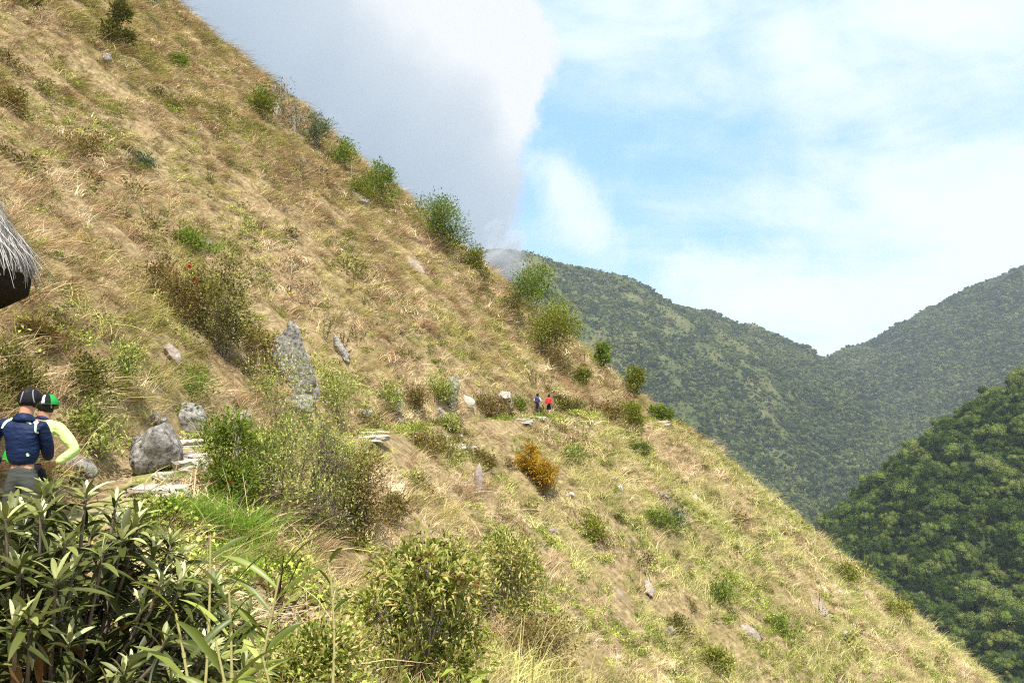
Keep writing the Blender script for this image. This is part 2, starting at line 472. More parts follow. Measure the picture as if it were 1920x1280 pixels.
def mat_rock(name, warm=0.0, pale=0.0):
    m, t, out = new_mat(name)
    tc_ = t.node('ShaderNodeTexCoord'); P = tc_.outputs['Object']
    a = t.noise(P, 2.2, 6, 0.65); b = t.noise(P, 9.0, 5, 0.7)
    c = t.ramp(b, [(0.34, (0.04, 0.036, 0.03)), (0.44, (0.17, 0.155, 0.14)), (0.54, (0.25, 0.235, 0.215)), (0.68, (0.42, 0.40, 0.365))])
    lich = t.smooth(t.noise(P, 5.5, 5, 0.7), 0.56, 0.66)
    c = t.mix(t.math('MULTIPLY', lich, 0.6), c, (0.46, 0.47, 0.41))
    dark = t.smooth(a, 0.56, 0.70)
    c = t.mix(t.math('MULTIPLY', dark, 0.5), c, (0.08, 0.08, 0.06))
    if warm: c = t.mix(warm, c, (0.42, 0.30, 0.24))
    if pale: c = t.mix(pale, c, (0.66, 0.60, 0.50))
    d = t.node('ShaderNodeBsdfDiffuse'); t.put(d.inputs[0], c)
    bp = t.node('ShaderNodeBump'); bp.inputs['Strength'].default_value = 0.9; bp.inputs['Distance'].default_value = 0.04
    t.put(bp.inputs['Height'], b); t.l.new(bp.outputs[0], d.inputs['Normal'])
    t.l.new(d.outputs[0], out.inputs[0])
    return m
M['rock'] = mat_rock('lichen_grey_rock')
M['rock_warm'] = mat_rock('warm_brown_rock', 0.4)
M['rock_pale'] = mat_rock('pale_step_stone', 0.0, 0.5)

def mat_ground():
    m, t, out = new_mat('hillside_soil')
    g = t.node('ShaderNodeNewGeometry'); P = g.outputs['Position']
    a = t.noise(P, 0.3, 5, 0.6); b = t.noise(P, 3.0, 5, 0.7)
    c = t.ramp(b, [(0.3, (0.10, 0.07, 0.038)), (0.5, (0.25, 0.185, 0.10)), (0.7, (0.42, 0.33, 0.19))])
    c = t.mix(t.smooth(a, 0.52, 0.66, 0.0, 0.6), c, (0.19, 0.16, 0.06))
    d = t.node('ShaderNodeBsdfDiffuse'); t.put(d.inputs[0], c); t.l.new(d.outputs[0], out.inputs[0])
    return m
M['ground'] = mat_ground()

def mat_path():
    m, t, out = new_mat('trodden_path')
    g = t.node('ShaderNodeNewGeometry'); P = g.outputs['Position']
    b = t.noise(P, 2.5, 5, 0.7)
    c = t.ramp(b, [(0.35, (0.16, 0.17, 0.05)), (0.5, (0.30, 0.27, 0.12)), (0.65, (0.44, 0.38, 0.26))])
    d = t.node('ShaderNodeBsdfDiffuse'); t.put(d.inputs[0], c); t.l.new(d.outputs[0], out.inputs[0])
    return m
M['path'] = mat_path()

# ------------------------------------------------------------------ ground of the hillside
def grid_mesh(name, X, Y, Zf, mat, smooth=True):
    xx, yy_ = np.meshgrid(X, Y); zz_ = Zf(xx, yy_)
    V = np.stack([xx, yy_, zz_], -1).reshape(-1, 3)
    nx = len(X); ny = len(Y)
    i = np.arange(ny - 1)[:, None] * nx; j = np.arange(nx - 1)[None, :]
    q = np.stack([i + j, i + j + 1, i + nx + j + 1, i + nx + j], -1).reshape(-1, 4)
    mb = MB(); mb.add(V, q, 0.5)
    return mb.mesh(name, mat, smooth)

X = np.concatenate([np.linspace(-170, -75, 60, endpoint=False), np.linspace(-75, -14, 170, endpoint=False), np.linspace(-14, 8, 130, endpoint=False),
                    np.linspace(8, 70, 170, endpoint=False), np.linspace(70, 430, 90)])
Y = np.concatenate([np.linspace(-40, -2, 30, endpoint=False), np.linspace(-2, 26, 150, endpoint=False), np.linspace(26, 122, 300, endpoint=False), np.linspace(122, 300, 70)])
hill = link('hillside', grid_mesh('hillside', X, Y, H, M['ground']))
tag(hill, 'steep sunlit hillside under dry tussock grass', 'ground', kind='structure')

# trail ribbon along the bench
mb = MB()
ys = np.linspace(-6, 118, 420)
rows = []
for k, o in enumerate(np.linspace(-0.5, 0.5, 6)):
    wob = 0.12 * np.sin(ys * 0.9 + 2 * k) + 0.1 * fbm(ys * 0.8, np.full_like(ys, k * 3.0), 2, 5)
    x = XP(ys) + o + wob
    rows.append(np.stack([x, ys, H(x, ys) + (0.025 if 0 < k < 5 else -0.03)], -1))
V = np.stack(rows, 1).reshape(-1, 3); n = 6
i = np.arange(len(ys) - 1)[:, None] * n; j = np.arange(n - 1)[None, :]
mb.add(V, np.stack([i + j, i + j + 1, i + n + j + 1, i + n + j], -1).reshape(-1, 4))
tag(link('path', mb.mesh('path', M['path'], True)), 'narrow grassy trail running along the hillside', 'path', kind='structure')

# ------------------------------------------------------------------ far hills
def ridge_field(polys):
    """polys: list of (points Nx3, slope). height = max over crest lines of crest z minus slope times distance"""
    def f(x, y):
        best = np.full(np.shape(x), -1e9); near = np.full(np.shape(x), 1e9)
        for pts, sl in polys:
            for a, b in zip(pts[:-1], pts[1:]):
                ax, ay, az_ = a; bx, by, bz = b
                vx, vy = bx - ax, by - ay
                t_ = np.clip(((x - ax) * vx + (y - ay) * vy) / (vx * vx + vy * vy), 0, 1)
                dd = np.hypot(x - ax - t_ * vx, y - ay - t_ * vy)
                best = np.maximum(best, az_ + t_ * (bz - az_) - sl * (np.sqrt(dd * dd + 400) - 20))
                near = np.minimum(near, dd)
        return best, near
    return f

def P3(px, py, D):
    v = at(px, py, D); return (v.x, v.y, v.z)

crestA = [P3(500, 560, 2300), P3(800, 500, 2300), P3(880, 472, 2280), P3(935, 466, 2250), P3(985, 470, 2240), P3(1040, 486, 2260), P3(1100, 496, 2280), P3(1165, 512, 2300), P3(1200, 530, 2330),
          P3(1265, 566, 2380), P3(1330, 580, 2440), P3(1375, 604, 2480), P3(1402, 600, 2520), P3(1440, 616, 2560), P3(1500, 662, 2650), P3(1552, 684, 2760)]
spur1 = [P3(1060, 500, 2240), P3(1180, 600, 2020), P3(1290, 700, 1850), P3(1400, 800, 1700), P3(1500, 880, 1590), P3(1600, 965, 1500), P3(1680, 1060, 1420)]
spur2 = [P3(1402, 602, 2520), P3(1450, 690, 2350), P3(1500, 790, 2200), P3(1570, 900, 2050)]
spur3 = [P3(1265, 572, 2380), P3(1330, 660, 2230), P3(1420, 780, 2060), P3(1500, 870, 1950)]
crestB = [P3(1552, 682, 2760), P3(1570, 664, 2780), P3(1610, 648, 2800), P3(1650, 638, 2800), P3(1700, 606, 2800), P3(1745, 588, 2780), P3(1792, 574, 2760), P3(1850, 528, 2740), P3(1920, 500, 2700), P3(2150, 440, 2600), P3(2500, 350, 2600)]
spurB = [P3(1792, 576, 2760), P3(1760, 700, 2350), P3(1730, 820, 2000), P3(1690, 900, 1800)]
spurB2 = [P3(2150, 445, 2600), P3(2050, 560, 2200), P3(1950, 700, 1900), P3(1850, 830, 1700)]
ffar0 = ridge_field([(crestA, 0.62), (spur1, 0.72), (spur2, 0.8), (spur3, 0.85), (crestB, 0.62), (spurB, 0.75), (spurB2, 0.75)])
def Hfar(x, y):
    z, nd = ffar0(x, y)
    z = np.maximum(z, -420 + 0 * x)
    rel = np.clip((z + 420) / 300, 0, 1)
    return z - 7 + rel * (0.10 + 0.9 * sm(nd, 0, 160)) * ((fbm(x / 230, y / 230, 4, 71, 0.55) * 80 - np.abs(fbm(x / 150 + 9, y / 420, 3, 77, 0.5)) * 55 + 12) + fbm(x / 40, y / 40, 3, 81) * 9)

crestC = [P3(2500, 470, 600), P3(2300, 520, 600), P3(2100, 595, 600), P3(1920, 706, 600), P3(1835, 768, 600), P3(1750, 852, 595), P3(1690, 920, 585), P3(1640, 974, 575), P3(1555, 1050, 560), P3(1450, 1150, 545), P3(1330, 1330, 530)]
fC0 = ridge_field([(crestC, 0.98)])
def HC(x, y):
    z, nd = fC0(x, y)
    z = np.maximum(z, -300 + 0 * x)
    rel = np.clip((z + 300) / 100, 0, 1)
    return z - 8.5 + rel * (0.10 + 0.90 * sm(nd, 0, 60)) * (fbm(x / 70, y / 70, 4, 91, 0.55) * 22)

def mat_forestfloor(name, a, b):
    m, t, out = new_mat(name)
    g = t.node('ShaderNodeNewGeometry')
    n_ = t.noise(g.outputs['Position'], 0.03, 6, 0.65)
    d = t.node('ShaderNodeBsdfDiffuse'); t.put(d.inputs[0], t.ramp(n_, [(0.35, a), (0.65, b)])); t.l.new(d.outputs[0], out.inputs[0])
    return m

def mat_farslope():
    m, t, out = new_mat('far_grass_slope')
    g = t.node('ShaderNodeNewGeometry'); P = g.outputs['Position']
    # streaks run down the fall line: stretch the noise along the spurs
    n1_ = t.noise(t.vmath('MULTIPLY', P, (1.0, 0.45, 0.45)), 0.07, 7, 0.75)
    n2_ = t.noise(P, 0.006, 4, 0.6)
    c = t.ramp(t.math('ADD', t.math('MULTIPLY', n1_, 0.6), t.math('MULTIPLY', n2_, 0.4)),
               [(0.38, (0.030, 0.044, 0.015)), (0.46, (0.060, 0.075, 0.024)), (0.54, (0.095, 0.098, 0.038)), (0.68, (0.18, 0.155, 0.085))])
    d = t.node('ShaderNodeBsdfDiffuse'); t.put(d.inputs[0], c); t.l.new(d.outputs[0], out.inputs[0])
    return m
M['far'] = mat_farslope()
M['farC'] = mat_forestfloor('forest_floor', (0.02, 0.035, 0.012), (0.05, 0.07, 0.02))
far = link('far_hills', grid_mesh('far_hills', np.linspace(-1800, 3600, 360), np.linspace(1150, 3600, 230), Hfar, M['far']))
tag(far, 'hazy mountain ridges beyond the valley', 'hills', kind='structure')
near_c = link('forest_hill', grid_mesh('forest_hill', np.linspace(60, 1100, 170), np.linspace(260, 1100, 140), HC, M['farC']))
tag(near_c, 'steep forested hill on the right across the gorge', 'hills', kind='structure')
vf = MB(); vf.add([(-1950, -100, -431), (3650, -100, -431), (3650, 3650, -431), (-1950, 3650, -431)], [[0, 1, 2, 3]])
tag(link('valley_ground', vf.mesh('valley_ground', M['farC'])), 'valley floor far below', 'ground', kind='structure')

# ------------------------------------------------------------------ instancing of uncountable cover
def gn_scatter(name, pts, rots, scl, idx, protos, label, cat):
    me = bpy.data.meshes.new(name)
    n = len(pts)
    me.vertices.add(n); me.vertices.foreach_set('co', pts.astype(np.float32).ravel())
    a = me.attributes.new('rot', 'FLOAT_VECTOR', 'POINT'); a.data.foreach_set('vector', rots.astype(np.float32).ravel())
    a = me.attributes.new('scl', 'FLOAT_VECTOR', 'POINT'); a.data.foreach_set('vector', scl.astype(np.float32).ravel())
    a = me.attributes.new('idx', 'INT', 'POINT'); a.data.foreach_set('value', idx.astype(np.int32))
    o = link(name, me)
    tag(o, label, cat, kind='stuff')
    pc = bpy.data.collections.new(name + '_pieces')
    for i, pm in enumerate(protos):
        pc.objects.link(bpy.data.objects.new('%s_piece_%02d' % (name, i), pm))
    ng = bpy.data.node_groups.new(name + '_scatter', 'GeometryNodeTree')
    ng.interface.new_socket('Geometry', in_out='INPUT', socket_type='NodeSocketGeometry')
    ng.interface.new_socket('Geometry', in_out='OUTPUT', socket_type='NodeSocketGeometry')
    gi = ng.nodes.new('NodeGroupInput'); go = ng.nodes.new('NodeGroupOutput')
    ip = ng.nodes.new('GeometryNodeInstanceOnPoints')
    ci = ng.nodes.new('GeometryNodeCollectionInfo')
    ci.inputs['Collection'].default_value = pc
    ci.inputs['Separate Children'].default_value = True
    ci.inputs['Reset Children'].default_value = True
    def na(nm, ty):
        q = ng.nodes.new('GeometryNodeInputNamedAttribute'); q.data_type = ty; q.inputs[0].default_value = nm
        return q.outputs['Attribute']
    ip.inputs['Pick Instance'].default_value = True
    ng.links.new(gi.outputs[0], ip.inputs['Points'])
    ng.links.new(ci.outputs[0], ip.inputs['Instance'])
    ng.links.new(na('idx', 'INT'), ip.inputs['Instance Index'])
    ng.links.new(na('rot', 'FLOAT_VECTOR'), ip.inputs['Rotation'])
    ng.links.new(na('scl', 'FLOAT_VECTOR'), ip.inputs['Scale'])
    ng.links.new(ip.outputs[0], go.inputs[0])
    md = o.modifiers.new('scatter', 'NODES'); md.node_group = ng
    return o

def tuft(nb, L, spread, lean, wd, mat, curl=0.5, seed=0, segs=3):
    """a tussock of blades: leaning towards +x, unit metres"""
    r = np.random.default_rng(seed)
    mb = MB()
    base = np.stack([r.normal(0, spread, nb), r.normal(0, spread, nb), np.full(nb, -0.04)], -1)
    az = r.uniform(0, 2 * np.pi, nb)
    out = r.uniform(0.05, 0.5, nb)
    d = np.stack([np.cos(az) * out + lean, np.sin(az) * out, np.ones(nb)], -1)
    d /= np.linalg.norm(d, axis=1)[:, None]
    Ls = L * r.uniform(0.5, 1.15, nb); wv = wd * r.uniform(0.6, 1.3, nb)
    side = np.cross(d, np.array([0, 0, 1.0])) + r.normal(0, 0.3, (nb, 3)); side /= np.linalg.norm(side, axis=1)[:, None]
    hor = d * np.array([1, 1, 0]); hor /= np.linalg.norm(hor, axis=1)[:, None] + 1e-6
    cu = curl * r.uniform(0.4, 1.5, nb)
    rows = []
    for i in range(segs + 1):
        t = i / segs
        c = base + d * (Ls * t)[:, None] + hor * (Ls * cu * t * t * 0.7)[:, None] - np.array([0, 0, 1.0]) * (Ls * cu * t * t * 0.6)[:, None]
        wI = wv * (1 - 0.85 * t) * 0.5
        rows += [c - side * wI[:, None], c + side * wI[:, None]]
    V = np.stack(rows, 1).reshape(-1, 3); m = 2 * (segs + 1)
    q = [[2 * i, 2 * i + 1, 2 * i + 3, 2 * i + 2] for i in range(segs)]
    F = (np.arange(nb)[:, None, None] * m + np.array(q)[None]).reshape(-1, 4)
    mb.add(V, F, np.repeat(r.random(nb), m))
    return mb.mesh('tussock', mat)

def scatter_hill(rate, seed, ymin=3.2, ymax=118, dmin=0.0, near_cap=30):
    r = np.random.default_rng(seed)
    N = int(190 * 120 * near_cap * 0.62)
    x = r.uniform(-85, 78, N); y = ymin + (ymax - ymin) * r.random(N)
    x *= y / ymax * 1.0 + 0.0
    # x,y now sampled in a fan: density goes as 1/y
    dens = rate(x, y) / (near_cap * (ymax / y))
    keep = r.random(N) < dens
    x, y = x[keep], y[keep]
    z = H(x, y)
    el = (z - 1.65) / y
    k = ~bare_rock(x, y) & (el < 0.56) & (el > -0.50) & (x / y > -0.72) & (x / y < 0.66)
    return x[k], y[k], z[k], r

def base_rate(x, y):
    rr = np.hypot(x, y)
    return np.clip(13000 / (rr * rr + 1), 9.5, 30)

OUTC = [(518, 598, 582, 728, 50), (622, 640, 652, 698, 20), (1150, 1082, 1168, 1162, 32), (1208, 1092, 1222, 1122, 22), (1388, 1176, 1420, 1200, 26), (1520, 1110, 1548, 1176, 28),
        (752, 466, 790, 510, 36), (655, 362, 690, 390, 28), (298, 650, 328, 688, 28), (372, 456, 396, 468, 16), (268, 298, 290, 312, 12)]
OUTS = []
for a_, b_, c_, d_, w_ in OUTC:
    p_, q_ = hit(a_, b_), hit(c_, d_)
    OUTS.append((p_.x, p_.y, q_.x, q_.y, w_ * 0.5 * (p_ - CAM).length / FPX * 1.15))
def bare_rock(x, y):
    m = np.zeros(x.shape, bool)
    for ax, ay, bx, by, rad in OUTS:
        vx, vy = bx - ax, by - ay
        t_ = np.clip(((x - ax) * vx + (y - ay) * vy) / (vx * vx + vy * vy), 0, 1)
        m |= np.hypot(x - ax - t_ * vx, y - ay - t_ * vy) < rad
    return m
# patchiness
def pat(x, y, s, seed, st=1.0):
    return fbm(x * s, y * s * st, 4, seed, 0.55)

dryP = []
for k in range(7):
    dryP.append(tuft(26, 0.62, 0.13, 0.45, 0.016, M['dry'], 0.75, 100 + k))
for k in range(3):
    dryP.append(tuft(16, 0.95, 0.10, 0.25, 0.014, M['dry'], 0.5, 120 + k))
x, y, z, r = scatter_hill(base_rate, 3)
d = x - XP(y)
onpath = (d > -0.6) & (d < 0.6)
p1 = pat(x, y, 0.22, 301)
ledge = ((d > -0.7) & (d < 2.1) & (y > 20)) | ((d > -1.2) & (d < 1.6) & (y > 8) & (y <= 20))
keep = (~onpath | (r.random(len(x)) < 0.08)) & (~ledge | (r.random(len(x)) < 0.22)) & ((p1 < 0.28) | (r.random(len(x)) < 0.4)) & (np.hypot(x, y - 0) > 3.0)
x, y, z = x[keep], y[keep], z[keep]
n = len(x)
rr = np.hypot(x, y)
p2 = pat(x, y, 0.45, 311)
p3 = pat(x, y, 1.1, 321)
yaw = R(35) + p2 * 2.2 + r.normal(0, 0.45, n)
size = (0.45 + 0.65 * r.random(n)) * (0.55 + 0.45 * sm(rr, 5, 9)) * (1 + 1.1 * np.clip(p2, -0.35, 0.5) + 0.9 * np.clip(p3, -0.4, 0.5)) * (0.9 + 0.55 * sm(rr, 15, 80))
rot = np.stack([r.normal(0, 0.12, n), r.normal(0.12, 0.15, n), yaw], -1)
wdx = size * (1 + 0.5 * sm(rr, 25, 90))
scl = np.stack([wdx, wdx, size], -1)
idx = np.where(r.random(n) < 0.8, r.integers(0, 7, n), r.integers(7, 10, n))
gn_scatter('dry_grass', np.stack([x, y, z], -1), rot, scl, idx, dryP, 'long dry straw coloured tussock grass covering the hillside', 'grass')
print('dry tufts', n)

greenP = []
for k in range(4):
    greenP.append(tuft(24, 0.34, 0.14, 0.15, 0.020, M['green'], 0.5, 200 + k))
# low broadleaf herb clumps among the grass
for k in range(4):
    mb = MB(); r0 = np.random.default_rng(230 + k); nl = 60
    b = np.stack([r0.normal(0, 0.16, nl), r0.normal(0, 0.16, nl), r0.uniform(0.0, 0.28, nl)], -1)
    dd = np.stack([r0.normal(0, 1, nl), r0.normal(0, 1, nl), r0.uniform(0.1, 1.4, nl)], -1)
    add_leaves(mb, b, dd, 0.11, 0.05)
    greenP.append(mb.mesh('herb_clump', M['green']))
def green_rate(x, y):
    low = sm(H(x, y), 1.0, -6.0)
    p = pat(x, y, 0.20, 401) + 0.15 * low + 0.36 * np.exp(-((x - XP(y) - 0.9) / 1.9) ** 2) * sm(y, 9, 14)
    return base_rate(x, y) * (0.10 + 0.9 * sm(p, 0.10, 0.34) * (0.5 + 0.5 * low))
x, y, z, r = scatter_hill(green_rate, 5)
n = len(x); rr = np.hypot(x, y)
size = (0.5 + 0.6 * r.random(n)) * (0.95 + 0.6 * sm(rr, 15, 80))
d = x - XP(y)
size = np.where(np.abs(d) < 0.55, size * np.where(y < 20, 0.35, 0.55), size)
rot = np.stack([r.normal(0, 0.15, n), r.normal(0, 0.15, n), r.uniform(0, 6.28, n)], -1)
gn_scatter('green_grass', np.stack([x, y, z], -1), rot, np.stack([size] * 3, -1), r.integers(0, 8, n), greenP, 'green grass and herbs growing in patches through the dry grass', 'grass')
print('green tufts', n)

M['under'] = None
def mat_under():
    m, t, out = new_mat('undergrowth')
    g = t.node('ShaderNodeNewGeometry'); oi = t.node('ShaderNodeObjectInfo')
    f = t.math('ADD', t.math('MULTIPLY', oi.outputs['Random'], 0.45), t.math('ADD', t.math('MULTIPLY', attr(t), 0.35), t.math('MULTIPLY', t.noise(g.outputs['Position'], 0.25, 3), 0.3)))
    leafy(t, out, t.ramp(f, [(0.15, (0.05, 0.035, 0.018)), (0.4, (0.13, 0.09, 0.035)), (0.58, (0.15, 0.155, 0.035)), (0.75, (0.27, 0.26, 0.07)), (0.95, (0.38, 0.30, 0.16))]), 0.2)
    return m
M['under'] = mat_under()
undP = []
for k in range(6):
    mb = MB(); r0 = np.random.default_rng(260 + k); nl = 110
    a = r0.normal(0, 1, (nl, 3)); a /= np.linalg.norm(a, axis=1)[:, None]
    b = a * [0.34, 0.34, 0.26] * (r0.random(nl) ** 0.5)[:, None] + [0, 0, 0.18]
    dd = a + r0.normal(0, 0.6, (nl, 3)) + [0, 0, 0.4]; dd /= np.linalg.norm(dd, axis=1)[:, None]
    add_leaves(mb, b, dd, r0.uniform(0.07, 0.15, nl), 0.045)
    for q in range(9):
        tp = r0.normal(0, 0.2, 3) + [0, 0, 0.45]
        mb.tube([(0, 0, -0.05), tp * 0.5 + r0.normal(0, 0.03, 3), tp], 0.008, 0.004, 3, 0.1)
    undP.append(mb.mesh('undergrowth_clump', M['under']))
def under_rate(x, y):
    p = pat(x, y, 0.30, 451) + 0.6 * pat(x, y, 0.9, 461)
    bank = np.exp(-((x - XP(y) + 1.3) / 0.9) ** 2) * sm(y, 9, 14) * 0.35
    return base_rate(x, y) * (0.004 + 0.10 * sm(p + bank, 0.20, 0.50))
x, y, z, r = scatter_hill(under_rate, 8)
k = np.abs(x - XP(y)) > 0.7
x, y, z = x[k], y[k], z[k]
n = len(x); rr = np.hypot(x, y)
size = np.exp(r.normal(-0.15, 0.38, n)) * (0.8 + 0.6 * sm(rr, 15, 80))
gn_scatter('undergrowth', np.stack([x, y, z], -1), np.stack([r.normal(0, 0.2, n), r.normal(0.2, 0.2, n), r.uniform(0, 6.28, n)], -1), np.stack([size * 1.1, size * 1.1, size], -1),
           r.integers(0, 6, n), undP, 'low brown and olive undergrowth between the tussocks', 'undergrowth')
print('under', n)

# ------------------------------------------------------------------ forest canopies
def crown_mesh(name, seed, nleaf, leaf, mat, lobes=9, core=0.80):
    r = np.random.default_rng(seed)
    mb = MB()
    lc = np.stack([r.normal(0, 0.42, lobes), r.normal(0, 0.42, lobes), r.uniform(0.1, 0.75, lobes)], -1)
    lr = r.uniform(0.26, 0.48, lobes)
    k = r.integers(0, lobes, nleaf)
    nrm = r.normal(0, 1, (nleaf, 3)); nrm[:, 2] = np.abs(nrm[:, 2]) * 1.0 - 0.25
    nrm /= np.linalg.norm(nrm, axis=1)[:, None]
    p = lc[k] + nrm * (lr[k] * r.uniform(0.75, 1.08, nleaf))[:, None]
    d = nrm + r.normal(0, 0.55, (nleaf, 3))
    add_leaves(mb, p, np.cross(d, r.normal(0, 1, (nleaf, 3))), leaf * r.uniform(0.6, 1.3, nleaf), leaf * 0.8, roll=r.uniform(0, 6.28, nleaf), vals=r.random(nleaf), droop=0.1)
    # dark inner bodies close the lobes
    th = np.linspace(0, 2 * np.pi, 7)[:-1]; ph = np.array([-0.9, -0.2, 0.45, 1.1])
    for c, rad in zip(lc, lr):
        ring = [[c + core * rad * np.array([np.cos(a) * np.cos(b_), np.sin(a) * np.cos(b_), np.sin(b_)]) for a in th] for b_ in ph]
        V = np.array(ring).reshape(-1, 3); V = np.vstack([V, c + [0, 0, core * rad]])
        q = [[i * 6 + j, i * 6 + (j + 1) % 6, (i + 1) * 6 + (j + 1) % 6, (i + 1) * 6 + j] for i in range(3) for j in range(6)]
        top = [[18 + j, 18 + (j + 1) % 6, 24] for j in range(6)]
        o = mb.n
        mb.add(V, q, 0.4); mb.tri.append(np.array(top) + o)
    return mb.mesh(name, mat)

def mat_canopy(name, stops, sc1):
    m, t, out = new_mat(name)
    oi = t.node('ShaderNodeObjectInfo'); g = t.node('ShaderNodeNewGeometry')
    n_ = t.noise(g.outputs['Position'], sc1, 3)
    f = t.math('ADD', t.math('MULTIPLY', oi.outputs['Random'], 0.5), t.math('MULTIPLY', n_, 0.5))
    f = t.math('ADD', f, t.math('MULTIPLY', t.math('SUBTRACT', attr(t), 0.5), 0.42))
    leafy(t, out, t.ramp(f, stops), 0.18)
    return m
M['canC'] = mat_canopy('canopy_near', [(0.24, (0.013, 0.028, 0.006)), (0.42, (0.045, 0.080, 0.013)), (0.58, (0.10, 0.145, 0.025)), (0.74, (0.17, 0.205, 0.045)), (0.92, (0.27, 0.25, 0.10))], 0.02)
M['canF'] = mat_canopy('canopy_far', [(0.25, (0.016, 0.030, 0.010)), (0.45, (0.058, 0.083, 0.025)), (0.65, (0.125, 0.15, 0.042)), (0.9, (0.24, 0.22, 0.085))], 0.006)

cp = [crown_mesh('forest_crown', 500 + k, 2300, 0.085, M['canC'], 13, 0.72) for k in range(7)]
r = np.random.default_rng(55)
N = 105000
x = r.uniform(80, 900, N); y = r.uniform(240, 900, N); z = HC(x, y)
e = 2.0
sx = (HC(x + e, y) - HC(x - e, y)) / (2 * e); sy = (HC(x, y + e) - HC(x, y - e)) / (2 * e)
facing = (x * sx + y * sy) / np.hypot(x, y)          # rises away from the camera: seen from here
az = x / y; el = (z - 1.65) / y
k = (az > 0.20) & (az < 0.72) & (el > -0.50) & (el < 0.25) & (z > -290)
x, y, z = x[k], y[k], z[k]
k = r.random(len(x)) < 0.66; x, y, z = x[k], y[k], z[k]
n = len(x); print('crowns C', n)
s_ = np.exp(r.normal(math.log(2.9), 0.50, n)); s_ = np.clip(s_, 1.2, 8.5)
rot = np.stack([r.normal(0, .15, n), r.normal(0, .15, n), r.uniform(0, 6.28, n)], -1)
gn_scatter('dense_forest', np.stack([x, y, z + s_ * 0.25 - 0.5], -1), rot, np.stack([s_ * r.uniform(.85, 1.15, n), s_ * r.uniform(.85, 1.15, n), s_ * r.uniform(0.9, 1.35, n)], -1),
           r.integers(0, 7, n), cp, 'dense dark green forest covering the steep hill on the right', 'forest')

fp = [crown_mesh('far_forest_crown', 600 + k, 240, 0.20, M['canF'], 6, 0.86) for k in range(5)]
N = 190000
D_ = r.uniform(1350, 2950, N); azv = r.uniform(-0.12, 0.70, N)
k = r.random(N) < D_ / 2950; D_, azv = D_[k], azv[k]
x = azv * D_; y = D_; z = Hfar(x, y)
e = 8.0
sx = (Hfar(x + e, y) - Hfar(x - e, y)) / (2 * e); sy = (Hfar(x, y + e) - Hfar(x, y - e)) / (2 * e)
facing = (x * sx + y * sy) / np.hypot(x, y)
el = (z - 1.65) / y
k = (facing > -0.35) & (el > -0.32) & (z > -395)
x, y, z, sx, sy = x[k], y[k], z[k], sx[k], sy[k]
# thick in gullies and on slopes that turn to the right; grass on the sides that turn left
gras = np.clip(0.45 + 0.6 * sm(sx, -0.2, 0.3), 0, 1) * (0.25 + 0.75 * sm(fbm(x / 120, y / 240, 4, 700, 0.6) + 0.16, -0.06, 0.10))
leftmt = sm(x / y, 0.36, 0.30)
e2 = 45.0
lap = (Hfar(x + e2, y) + Hfar(x - e2, y) + Hfar(x, y + e2) + Hfar(x, y - e2) - 4 * Hfar(x, y)) / 30.0
gras = np.clip(gras - np.clip(lap, -0.5, 0.5) * 0.9, 0, 1)
gg = np.clip(gras * (0.15 + 0.95 * leftmt), 0, 1)
dens = 0.98 - 0.74 * gg
k = r.random(len(x)) < dens
x, y, z, gg = x[k], y[k], z[k], gg[k]; n = len(x); print('crowns far', n)
s_ = np.clip(np.exp(r.normal(math.log(6.2), 0.38, n)), 2.2, 12) * (1 - 0.62 * gg)
gn_scatter('far_forest', np.stack([x, y, z + s_ * 0.1], -1), np.stack([r.normal(0, .15, n), r.normal(0, .15, n), r.uniform(0, 6.28, n)], -1),
           np.stack([s_, s_, s_ * r.uniform(.8, 1.25, n)], -1), r.integers(0, 5, n), fp, 'forest on the far hazy mountains', 'forest')

# ------------------------------------------------------------------ shrubs and trees
def ell(r, n, cx, cz, rx, rz, shell=0.5):
    d = r.normal(0, 1, (n, 3)); d /= np.linalg.norm(d, axis=1)[:, None]
    k = (shell + (1 - shell) * r.random(n)) ** 0.6
    return np.stack([cx[0] + d[:, 0] * rx * k, cx[1] + d[:, 1] * rx * k, cz + d[:, 2] * rz * k], -1), d

